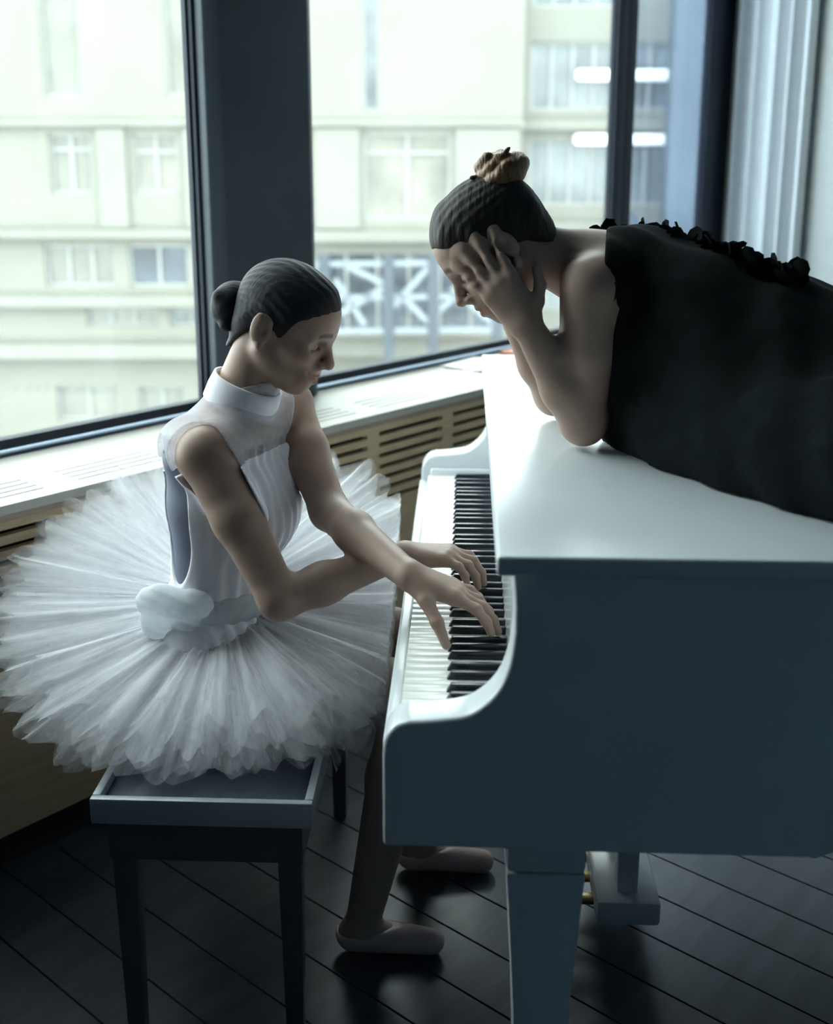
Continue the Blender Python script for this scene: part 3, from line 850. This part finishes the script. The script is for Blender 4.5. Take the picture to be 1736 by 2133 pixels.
def sdf_obj(name, prims, lo, hi, vox, material, parent=None):
    S = SDF(lo, hi, vox); S.run(prims); v, q = S.mesh()
    return new_obj(name, raw_mesh(name, v, q), material, parent), v

# ------------------------------------------------------------------ the player in white
TF = V3((.93, -.365, 0)); TF /= np.linalg.norm(TF); TL = np.array([-TF[1], TF[0], 0])
def tq(f, l, z): return V3((-.435, 2.02, z)) + TF * f + TL * l      # torso coordinates: forward, left, height
TM = np.array([TF, TL, [0, 0, 1]])
H1 = Head((-.316, 2.0, 1.191), -15, 24, 3, .935)
Rsh, Rel, Rwr = V3((-.440, 1.885, .985)), V3((-.306, 1.800, .757)), V3((-.102, 1.885, .810))
Lsh, Lel, Lwr = V3((-.338, 2.150, 1.015)), V3((-.240, 1.975, .858)), V3((-.087, 1.715, .838))
torso1 = [ell(tq(-.02, 0, .60), (.105, .155, .10), .03, TM), ell(tq(-.012, 0, .72), (.080, .112, .11), .04, TM), ell(tq(.004, 0, .87), (.098, .130, .14), .05, TM),
          ell(tq(.070, .055, .895), (.046, .050, .052), .03, TM), ell(tq(.070, -.055, .895), (.046, .050, .052), .03, TM),
          ell(tq(-.01, 0, .965), (.075, .135, .055), .04, TM)]
neck1 = [cone(tq(.012, 0, .995), H1.w((-.028, 0, -.035)), .058, .047, .035)]
arm_shoulders = [cone(Rsh, Lsh, .046, .046, .03)]
armR = limb([Rsh, Rsh + (Rel - Rsh) * .45, Rel, Rel + (Rwr - Rel) * .35, Rwr], [.047, .043, .0335, .0345, .0225], .018)
armL = limb([Lsh, Lsh + (Lel - Lsh) * .45, Lel, Lel + (Lwr - Lel) * .35, Lwr], [.046, .041, .0335, .0340, .0230], .018)
hR, tR = hand(Rwr, (.99, -.02, .0), (-.05, 0, -1), (0, 1, 0), [(18, 38, 22), (19, 38, 20), (19, 38, 20), (16, 38, 20)], (.22, .06, -.10, -.28),
              thumb=[Rwr + V3((.045, .040, -.012)), Rwr + V3((.074, .046, -.022)), Rwr + V3((.098, .042, -.032))], sc=.96)
hL, tL = hand(Lwr, (.93, -.12, -.30), (-.30, 0, -.95), (0, -1, 0), [(4, 26, 16), (6, 26, 16), (6, 26, 16), (2, 24, 14)], (.16, .03, -.10, -.26),
              thumb=[Lwr + V3((.032, -.046, -.026)), Lwr + V3((.050, -.070, -.052)), Lwr + V3((.064, -.088, -.080))], sc=1.0)
legs1 = []
for sgn in (-1, 1):
    hip = tq(0, sgn * .085, .60); kn = V3((-.085, 2.03 + sgn * .12, .530)); an = V3((-.13 + .05 * sgn, 2.03 + sgn * .13, .07))
    legs1 += limb([hip, kn], [.082, .056], .03) + limb([kn, kn + (an - kn) * .35, an], [.054, .052, .033], .02)
    legs1 += [cone(an + V3((-.02, 0, -.030)), an + V3((.13, 0, -.045)), .030, .020, .02)]
body1 = torso1 + neck1 + arm_shoulders + armR + armL + hR + hL + H1.prims(smile=1.7)
S = SDF((-.62, 1.60, .60), (.12, 2.24, 1.36), .0028); S.run(body1); va, qa = S.mesh()
S = SDF((-.62, 1.80, 0.0), (.10, 2.26, .605), .006); S.run(torso1[:2] + legs1); vb, qb = S.mesh()
v = np.concatenate([va, vb]); q = np.concatenate([qa, qb + len(va)])
me = raw_mesh('person', v, q); T = H1.paint(v, (.85, .48, .46), (.10, .09, .09))
T[len(va):, :3] = (1.05, 1.15, 1.25)
paint_mesh(me, T)
p1 = tag(new_obj('person', me, 'skin_player'), 'seated person in a white tutu playing the piano with crossed hands, smiling', 'person', 'people at the piano')
del S
new_obj('teeth', MB().lathe([(.001, -.0045), (.014, -.0045), (.016, 0), (.014, .0045), (.001, .0045)], (0, 0, 0), 16).mesh('teeth', smooth=True), 'teeth', p1)
tb = bpy.data.objects['teeth']
Mt = Matrix([[*(H1.M[0] * .55 * 1.06), 0], [*(H1.M[1] * 1.3 * 1.06), 0], [*(H1.M[2] * .8 * 1.06), 0], [0, 0, 0, 1]]).transposed()
Mt[3][3] = 1; Mt.translation = Vector(H1.w((.0795, 0, -.0625)))
tb.matrix_world = Mt
# hair: a smooth cap drawn back into a low bun
def hair_cap(Hd, thick, nape=.0, ridge=0.0, fq=30):
    def prim(S):
        sl, ax = S.region(S.lo, S.lo + S.n * S.vox, 0)
        x, y, z = ax[0][:, None, None] - Hd.o[0], ax[1][None, :, None] - Hd.o[1], ax[2][None, None, :] - Hd.o[2]
        lx, ly, lz = [((x * Hd.M[k, 0] + y * Hd.M[k, 1] + z * Hd.M[k, 2]) / Hd.sc) for k in range(3)]
        h = .64 * lx - .77 * (lz - .004) - .020 * np.exp(-((lx - .022) / .013) ** 2) * (np.abs(ly) > .03) + .010 * np.exp(-((lx + .045) / .03) ** 2) + nape * np.clip(-lx - .04, 0, 1) - .004 * np.exp(-(ly / .03) ** 2) + .0006 * np.sin(ly * 300 + lx * 170)
        g = np.clip(.0006 - h * .16, -.01, thick)
        if ridge:
            th = np.arctan2(ly, lz + .02 + .25 * lx); g = g + ridge * np.sin(th * fq + 2 * np.sin(lx * 40)) * np.clip(-h * 30, 0, 1)
        a_, b_ = S.f[sl] - g * Hd.sc, h * Hd.sc; k_ = .012
        hh = np.maximum(k_ - np.abs(a_ - b_), 0) / k_ * np.clip((-lx - .02) * 40, 0, 1)
        S.f[sl] = (np.maximum(a_, b_) + hh * hh * k_ * .25).astype(np.float32)
    return prim
def ear_cut(Hd): return [Hd.e((-.010, sgn * .092, .000), (.024, .014, .036), .004, 'sub') for sgn in (-1, 1)]
def skull(Hd): return Hd.prims()[:3] + [Hd.e((-.045, 0, -.012), (.045, .054, .055), .025), Hd.c((-.030, 0, -.03), (-.045, 0, -.09), .047, .047, .03)]
ho, _ = sdf_obj('hair', skull(H1) + [hair_cap(H1, .0065, nape=-.35, ridge=.0006, fq=44)] + ear_cut(H1), H1.o - .16, H1.o + .16, .0026, 'hair_black', p1)
bc = (-.112, 0, -.012)
bun = [H1.e(bc, (.040, .046, .046), .01)]
bo, _ = sdf_obj('hair_bun', bun + [H1.c((-.098, .03, .024), (-.130, -.03, .002), .014, .013, .008), H1.c((-.098, -.03, -.042), (-.134, .02, -.028), .014, .013, .008)], H1.w(bc) - .09, H1.w(bc) + .09, .0028, 'hair_black', p1)
# leotard, then the sheer white blouse cut away under the arms
lo1, hi1 = (-.62, 1.80, .58), (-.24, 2.24, 1.14)
def arm_hole(S):
    for a_, e_, sgn in ((Rsh, Rel, -1), (Lsh, Lel, 1)):
        cone(a_ + TL * sgn * .018 + V3((0, 0, .006)), a_ + (e_ - a_) * .6 + TL * sgn * .03, .052 if sgn < 0 else .066, .058 if sgn < 0 else .074, .004, 'sub')(S)
        ell(tq(-.044, sgn * .150, .862), (.052, .080, .155), .004, TM, 'sub')(S)
sdf_obj('leotard', torso1 + [grow(.003), plane_cut((0, 0, .975), (0, 0, 1))], lo1, hi1, .004, 'leotard_grey', p1)
def blouse(name, z0, z1, material, extra):
    pr = torso1 + arm_shoulders + [armR[0], armL[0]] + [cone(tq(-.005, .10, .985), tq(-.005, -.10, .985), .052, .052, .03), ell(tq(.06, 0, .84), (.065, .095, .07), .03, TM)] + neck1
    def folds(S):
        sl, ax = S.region(lo1, hi1, 0)
        x, y = ax[0][:, None, None], ax[1][None, :, None]
        z = ax[2][None, None, :]
        lat = (x - tq(0, 0, 0)[0]) * TL[0] + (y - tq(0, 0, 0)[1]) * TL[1]
        fw_ = (x - tq(0, 0, 0)[0]) * TF[0] + (y - tq(0, 0, 0)[1]) * TF[1]
        S.f[sl] -= (extra + .0022 * np.sin(lat * 240 + 9 * z) * np.clip((fw_ - .01) * 30, 0, 1) * (z < .985)).astype(np.float32)
    pr = pr + [folds, plane_cut((0, 0, z0), (0, 0, -1)), plane_cut(tq(.06, 0, z1), V3((0, 0, 1)) - .22 * TF), arm_hole]
    return sdf_obj(name, pr, lo1, hi1, .0032, material, p1)
blouse('blouse', .62, .962, 'blouse_white', .007)
blouse('sheer_yoke', .960, 1.085, 'yoke_sheer', .0062)
# stand collar round the neck
ax_ = H1.w((-.028, 0, -.035)) - tq(.012, 0, .995); cc = tq(.012, 0, .995) + ax_ * .40; ax_ /= np.linalg.norm(ax_)
e1 = np.cross([0, 1, 0], ax_); e1 /= np.linalg.norm(e1); e2 = np.cross(ax_, e1)
ring = []
for i in range(48):
    a = 2 * math.pi * i / 48
    rd = np.cos(a) * e1 * .064 + np.sin(a) * e2 * .064
    ring.append([cc + rd * r_ + ax_ * h for (r_, h) in ((1.06, -.026), (1.05, .0), (1.0, .022), (.93, .023), (.93, -.02))])
new_obj('collar', grid_mesh('collar', np.array(ring), closed_u=True), 'blouse_white', p1)

# tutu
def tulle_layer(name, c, r0, r1, zfun, npl, amp, seed, material, parent, phi0=0, phi1=2 * math.pi, nr=14, jag=.24, nphi=480, clampf=None, near_cut=0.0):
    r = np.random.default_rng(seed)
    closed = abs(phi1 - phi0 - 2 * math.pi) < 1e-6
    ph = np.linspace(phi0, phi1, nphi, endpoint=not closed)
    w = np.zeros(nphi); pl_ = np.zeros(nphi)
    for k in range(5):
        fq = int(npl * (.55 + .28 * k)); w += np.sin(fq * ph + r.uniform(0, 7)) / (1 + .5 * k)
    saw = np.abs(((ph * npl * .37 / math.pi + r.uniform()) % 1) * 2 - 1)
    kn_ = r.uniform(-1, 1, 47); blk = np.interp(np.arange(nphi) / nphi * 46, np.arange(47), kn_); blk = blk + (blk[0] - blk[-1]) * np.clip((np.arange(nphi) / nphi - .9) * 10, 0, 1)
    P = np.zeros((nphi, nr, 3))
    for j in range(nr):
        t = j / (nr - 1)
        rad = r0 + (r1 - r0) * t * (1 - jag * t * (.55 * saw + .45 * (.5 + .5 * blk))) * (1 - near_cut * t * np.clip(-np.sin(ph), 0, 1) ** 1.5)
        x = c[0] + rad * np.cos(ph); y = c[1] + rad * np.sin(ph)
        tw = amp * .25 * t * w * .5
        x = x - tw * np.sin(ph); y = y + tw * np.cos(ph)
        z = zfun(x, y, t, ph) + amp * w * (t ** .8) * .7
        P[:, j] = np.stack([x, y, z], 1)
    if clampf is not None: P = clampf(P, r)
    me = grid_mesh(name, P, closed_u=closed)
    lay = me.uv_layers.new(name='Weave')
    vi = np.zeros(len(me.loops), dtype=np.int32); me.loops.foreach_get('vertex_index', vi)
    uu = np.stack([(vi // nr) / nphi * 38.0 + seed * 3.1, (vi % nr) / (nr - 1) * 1.0], 1)
    lay.data.foreach_set('uv', uu.astype(np.float32).ravel())
    return new_obj(name, me, material, parent)
TC = tq(-.02, 0, .675)
def z_tutu(lift):
    def f(x, y, t, ph):
        dy = y - TC[1]; dx = x - TC[0]
        z = TC[2] + .40 * dy * np.where(dy > 0, .95, .95) + .02 * dx + lift * t
        z = z - .05 * np.clip(dx, 0, 1) * t
        return z
    return f
def clamp_tutu(P, r):
    x, y, z = P[..., 0], P[..., 1], P[..., 2]
    over = np.clip(x + .128, 0, None); x = x - over * .97 ; z = z + np.where(over > 0, .25 * over, 0)
    D = (x - A0[0]) * DN[0] + (y - A0[1]) * DN[1]
    o2 = np.clip(D + .02, 0, None); x = x - DN[0] * o2; y = y - DN[1] * o2
    onb = (x > BX0 - .02) & (x < BX1 + .02) & (y > BY0 - .02) & (y < BY1 + .02)
    z = np.where(onb, np.maximum(z, BZ + .010 + .02 * r.uniform(0, 1)), np.maximum(z, .40))
    return np.stack([x, y, z], -1)
tutu = empty('tutu', tuple(TC)); tutu.parent = p1
for i, (lift, r1, npl, amp) in enumerate([(-.080, .42, 26, .012), (-.050, .455, 31, .011), (-.034, .46, 44, .009), (-.018, .465, 28, .011), (-.002, .47, 40, .009), (.014, .465, 33, .010), (.028, .46, 47, .009), (.046, .44, 31, .012)]):
    o = tulle_layer('tulle_layer', TC + np.array([0, 0, -.003 * (10 - i)]), .085, r1, z_tutu(lift), npl, amp, 40 + i, 'tulle_white', None, clampf=clamp_tutu, near_cut=.15)
    o.parent = tutu; o.matrix_parent_inverse = Matrix.Translation(-Vector(TC))
# gathered tulle bow at the back of the waist
bwp = tq(-.045, -.115, .70)
bow = []
for (o_, r_) in (((-.02, -.02, .005), (.045, .028, .032)), ((.035, -.022, .0), (.042, .028, .030)), ((.0, -.03, -.004), (.018, .022, .022)), ((-.03, -.015, -.035), (.03, .018, .04)), ((.03, -.018, -.04), (.03, .018, .04))):
    bow.append(ell(bwp + V3(o_), r_, .012, None))
def bow_fold(S):
    sl, ax = S.region(bwp - .12, bwp + .12, 0)
    S.f[sl] -= (.0010 * np.sin(ax[0][:, None, None] * 120 + ax[2][None, None, :] * 330) + 0 * ax[1][None, :, None]).astype(np.float32)
sdf_obj('sash_bow', bow + [bow_fold], bwp - .12, bwp + .12, .0032, 'tulle_bow', p1)
sdf_obj('waistband', [ell(tq(-.014, 0, .68), (.104, .134, .060), .01, TM), plane_cut((0, 0, .705), (0, 0, 1)), plane_cut((0, 0, .630), (0, 0, -1))], lo1, hi1, .004, 'tulle_bow', p1)
for sgn in (-1, 1):
    an = V3((-.13 + .05 * sgn, 2.03 + sgn * .13, .07))
    sdf_obj('ballet_shoe', [cone(an + V3((-.02, 0, -.030)), an + V3((.13, 0, -.045)), .034, .024, .02), plane_cut((0, 0, .004), (0, 0, -1)), plane_cut(an + V3((0, 0, -.018)), (-.1, 0, 1))], an + V3((-.08, -.06, -.08)), an + V3((.18, .06, .05)), .004, 'satin_shoe', p1)

# ------------------------------------------------------------------ the person in black leaning on the lid
H2 = Head((.053, 1.90, 1.336), 187, 41, 2, .935)
Mid = V3((.262, 1.95, 1.288)); Hip = V3((.815, 1.625, 1.10))
U = Hip - Mid; UL = np.linalg.norm(U); U /= UL
LT = V3((-.551, -.834, 0)); LT = LT - U * (LT @ U); LT /= np.linalg.norm(LT); BK = np.cross(U, LT); BK = BK if BK[2] > 0 else -BK
BM = np.array([U, LT, BK])
Lsh2, Lel2, Lwr2 = V3((.197, 1.824, 1.280)), V3((.196, 1.846, 1.0575)), V3((.098, 1.815, 1.222))
Rsh2, Rel2, Rwr2 = V3((.330, 2.080, 1.282)), V3((.165, 2.060, 1.0575)), V3((.075, 2.000, 1.232))
torso2 = [ell(Mid + U * .13 - BK * .01, (.17, .132, .098), .05, BM), ell(Mid + U * .36, (.15, .105, .085), .05, BM), ell(Hip - U * .04, (.12, .150, .115), .05, BM),
          ell(Mid + U * .02, (.06, .135, .065), .04, BM)]
neck2 = [cone(H2.w((-.030, 0, -.035)), V3((.240, 1.938, 1.292)), .046, .060, .04), cone(V3((.20, 1.925, 1.30)), Lsh2 + V3((.02, .01, .0)), .042, .046, .04), cone(V3((.20, 1.925, 1.30)), Rsh2, .042, .046, .04)]
arms2 = limb([Lsh2, Lsh2 + (Lel2 - Lsh2) * .45, Lel2, Lel2 + (Lwr2 - Lel2) * .35, Lwr2], [.048, .044, .0355, .0355, .0235], .018)
arms2 += limb([Rsh2, Rsh2 + (Rel2 - Rsh2) * .45, Rel2, Rel2 + (Rwr2 - Rel2) * .35, Rwr2], [.047, .042, .0345, .0345, .0235], .018)
h2a, _t = hand(Lwr2, (-.58, .05, .80), (.15, 1, .15), (.8, 0, .58), [(4, 10, 6), (2, 8, 6), (2, 8, 6), (4, 12, 8)], (.20, .05, -.10, -.24),
               thumb=[Lwr2 + V3((.016, .002, .036)), Lwr2 + V3((.020, .004, .062)), Lwr2 + V3((.014, .008, .086))], sc=.93, kf=.0035)
h2b, _t = hand(Rwr2, (-.52, -.10, .80), (.1, -1, .15), (.8, 0, .58), [(6, 14, 10)] * 4, (.14, .03, -.08, -.2),
               thumb=[Rwr2 + V3((.018, -.006, .036)), Rwr2 + V3((.022, -.010, .062)), Rwr2 + V3((.018, -.012, .086))], sc=1.0, kf=.0035)
body2 = torso2 + neck2 + arms2 + h2a + h2b + H2.prims(smile=.5, ear=.72)
legs2 = []
feet2 = []
for sgn in (-1, 1):
    hj = Hip + LT * sgn * .085 + V3((.0, 0, -.02)); kn = V3((hj[0] + .045, hj[1] - .02, .53)); an = V3((hj[0] + .06, hj[1] - .02, .09)); tip = an + V3((-.13, .05, -.055))
    legs2 += limb([hj, kn], [.088, .058], .03) + limb([kn, kn + (an - kn) * .35, an], [.056, .054, .034], .02) + [cone(an + V3((.01, 0, -.045)), tip, .032, .024, .02)]
    feet2.append((an, tip))
S = SDF((-.10, 1.50, .95), (.96, 2.18, 1.50), .0029); S.run(body2); va, qa = S.mesh()
S = SDF((.60, 1.40, 0), (1.02, 1.85, .955), .007); S.run([torso2[2]] + legs2); vb, qb = S.mesh()
del S
v = np.concatenate([va, vb]); q = np.concatenate([qa, qb + len(va)])
me = raw_mesh('person', v, q); paint_mesh(me, H2.paint(v, (.80, .45, .43), (.10, .085, .08)))
p2 = tag(new_obj('person', me, 'skin_leaner'), 'person in black leaning with elbows on the piano lid, cheek in hand', 'person', 'people at the piano')
for an, tip in feet2:
    sdf_obj('ballet_shoe', [cone(an + V3((.01, 0, -.045)), tip, .037, .029, .02), plane_cut((0, 0, .004), (0, 0, -1)), plane_cut(an + V3((0, 0, -.025)), (0, 0, 1))], np.minimum(an, tip) - .08, np.maximum(an, tip) + .08, .004, 'dress_black', p2)
hair2 = skull(H2) + [hair_cap(H2, .009, nape=-.12, ridge=.0006, fq=52)] + ear_cut(H2) + [
    H2.c((.058, .040, .076), (.030, .0, .100), .010, .014, .02), H2.c((.058, -.040, .076), (.030, .0, .100), .010, .014, .02), H2.c((-.075, .045, .02), (-.075, .02, .075), .018, .020, .02), H2.c((-.075, -.045, .02), (-.075, -.02, .075), .018, .020, .02)]
sdf_obj('hair', hair2, H2.o - .17, H2.o + .17, .0026, 'hair_brown', p2)
def strands(Hd, amp, fq):
    def prim(S):
        sl, ax = S.region(S.lo, S.lo + S.n * S.vox, 0)
        x, y, z = ax[0][:, None, None] - Hd.o[0], ax[1][None, :, None] - Hd.o[1], ax[2][None, None, :] - Hd.o[2]
        lx, ly, lz = [x * Hd.M[k, 0] + y * Hd.M[k, 1] + z * Hd.M[k, 2] for k in range(3)]
        S.f[sl] -= (amp * np.sin(np.arctan2(ly, lx + .075) * 7 + lz * 260)).astype(np.float32)
    return prim
bc2 = (-.080, 0, .086)
bun2 = [H2.e(bc2, (.058, .052, .030), .01)]
coil = []
for i in range(30):
    a = i * .50; rr = .041 - .0010 * i; coil.append((bc2[0] + rr * math.cos(a), rr * math.sin(a), bc2[2] + .004 + .0013 * i))
for i in range(29): bun2.append(H2.c(coil[i], coil[i + 1], .0135 - .0001 * i, .0135 - .0001 * i, .003))
for i in range(9):       # loose ends
    a = i * 2.1; bun2.append(H2.c((bc2[0] + .030 * math.cos(a), .030 * math.sin(a), bc2[2] + .026), (bc2[0] + .046 * math.cos(a + .5), .046 * math.sin(a + .5), bc2[2] + .036 - .004 * (i % 3)), .005, .0022, .003))
bun2.append(strands(H2, .0007, 60))
sdf_obj('hair_bun', bun2, H2.w(bc2) - .10, H2.w(bc2) + .10, .0029, 'hair_auburn', p2)
# black dress: fitted back, loose front gathered on the lid
fa = V3((.62, -.78, 0)); fb = V3((.78, .62, 0))
dress = torso2 + [cone(Mid + LT * .12, Mid - LT * .13, .062, .062, .04), ell((.520, 1.630, 1.055), (.43, .135, .125), .06, np.array([fa, fb, [0, 0, 1]])), ell(Mid + U * .25 - V3((0, 0, .05)), (.22, .15, .12), .05, BM),
                  ell((.275, 1.875, 1.150), (.075, .075, .11), .04), grow(.007), cone(Lsh2 + V3((-.012, -.01, .0)), Lel2, .052, .046, .004, 'sub'), plane_cut((.218, 1.86, 1.2), (-1, .12, .03)), plane_cut((0, 0, 1.0165), (0, 0, -1))]
def dress_folds(S):
    sl, ax = S.region(S.lo, S.lo + S.n * S.vox, 0)
    x, y, z = ax[0][:, None, None], ax[1][None, :, None], ax[2][None, None, :]
    S.f[sl] -= (.0025 * np.sin(x * 33 - y * 41 + z * 25 + 2 * np.sin(x * 13)) + .002 * np.sin(x * 50 + y * 90 - z * 60)).astype(np.float32)
sdf_obj('black_dress', dress[:-3] + [dress_folds] + dress[-3:], (.18, 1.15, .99), (1.0, 2.25, 1.46), .0045, 'dress_black', p2)
# feathered frill standing along the back edge of the bodice
def frill(pts, n, l0, l1, w, seed, material, parent, name):
    r = np.random.default_rng(seed); P = spline(pts, 10); verts = []; faces = []
    for i in range(n):
        p = P[int(r.uniform(0, len(P) - 1))] + r.normal(0, .006, 3)
        d = np.array([r.normal(-.25, .45), r.normal(0, .4), 1.0]); d /= np.linalg.norm(d)
        sd = np.cross(d, r.normal(0, 1, 3)); sd /= np.linalg.norm(sd); nn = np.cross(sd, d)
        L = r.uniform(l0, l1); b = len(verts)
        for t, ww_, cu in ((0, .4, 0), (.35, 1, .05), (.7, 1.0, .18), (1, .45, .30)):
            c_ = p + d * L * t + nn * L * cu
            verts += [c_ - sd * w * ww_, c_ + nn * .003, c_ + sd * w * ww_]
        for k in range(3):
            for m_ in range(2): faces.append((b + k * 3 + m_, b + k * 3 + m_ + 1, b + k * 3 + m_ + 4, b + k * 3 + m_ + 3))
    o = new_obj(name, raw_mesh(name, np.array(verts), np.array(faces)), material, parent)
    o['kind'] = 'stuff'
    return o
frill([V3((.228, 1.97, 1.322)), V3((.238, 2.0, 1.328)), V3((.25, 2.03, 1.325))], 60, .018, .040, .015, 9, 'dress_black', p2, 'feather_frill')
frill([V3((.236, 1.98, 1.325)), V3((.262, 2.03, 1.325)), V3((.31, 2.00, 1.335)), V3((.345, 1.93, 1.335)), V3((.40, 1.86, 1.325)), V3((.45, 1.80, 1.305)), V3((.50, 1.77, 1.29))], 240, .016, .034, .015, 5, 'dress_black', p2, 'feather_frill')
# tulle skirt falling from the hips, outside the bend of the piano
HC = Hip + V3((.02, -.01, .03))
rn = V3((.886, -.463, 0))
def clamp_skirt(P, r):
    d = (P[..., 0] - .49) * rn[0] + (P[..., 1] - 1.36) * rn[1]
    push = np.where(P[..., 2] < 1.02, np.clip(.075 - d, 0, None), 0)
    P[..., 0] += rn[0] * push; P[..., 1] += rn[1] * push
    return P
sk = empty('skirt', tuple(HC)); sk.parent = p2
for i in range(4):
    o = tulle_layer('tulle_layer', HC, .12, .24 + .025 * i, lambda x, y, t, ph, i=i: HC[2] - (.60 - .02 * i) * t + .10 * t * (1 - t), 26, .012, 90 + i, 'tulle_black', None, nphi=240, clampf=clamp_skirt)
    o.parent = sk; o.matrix_parent_inverse = Matrix.Translation(-Vector(HC))
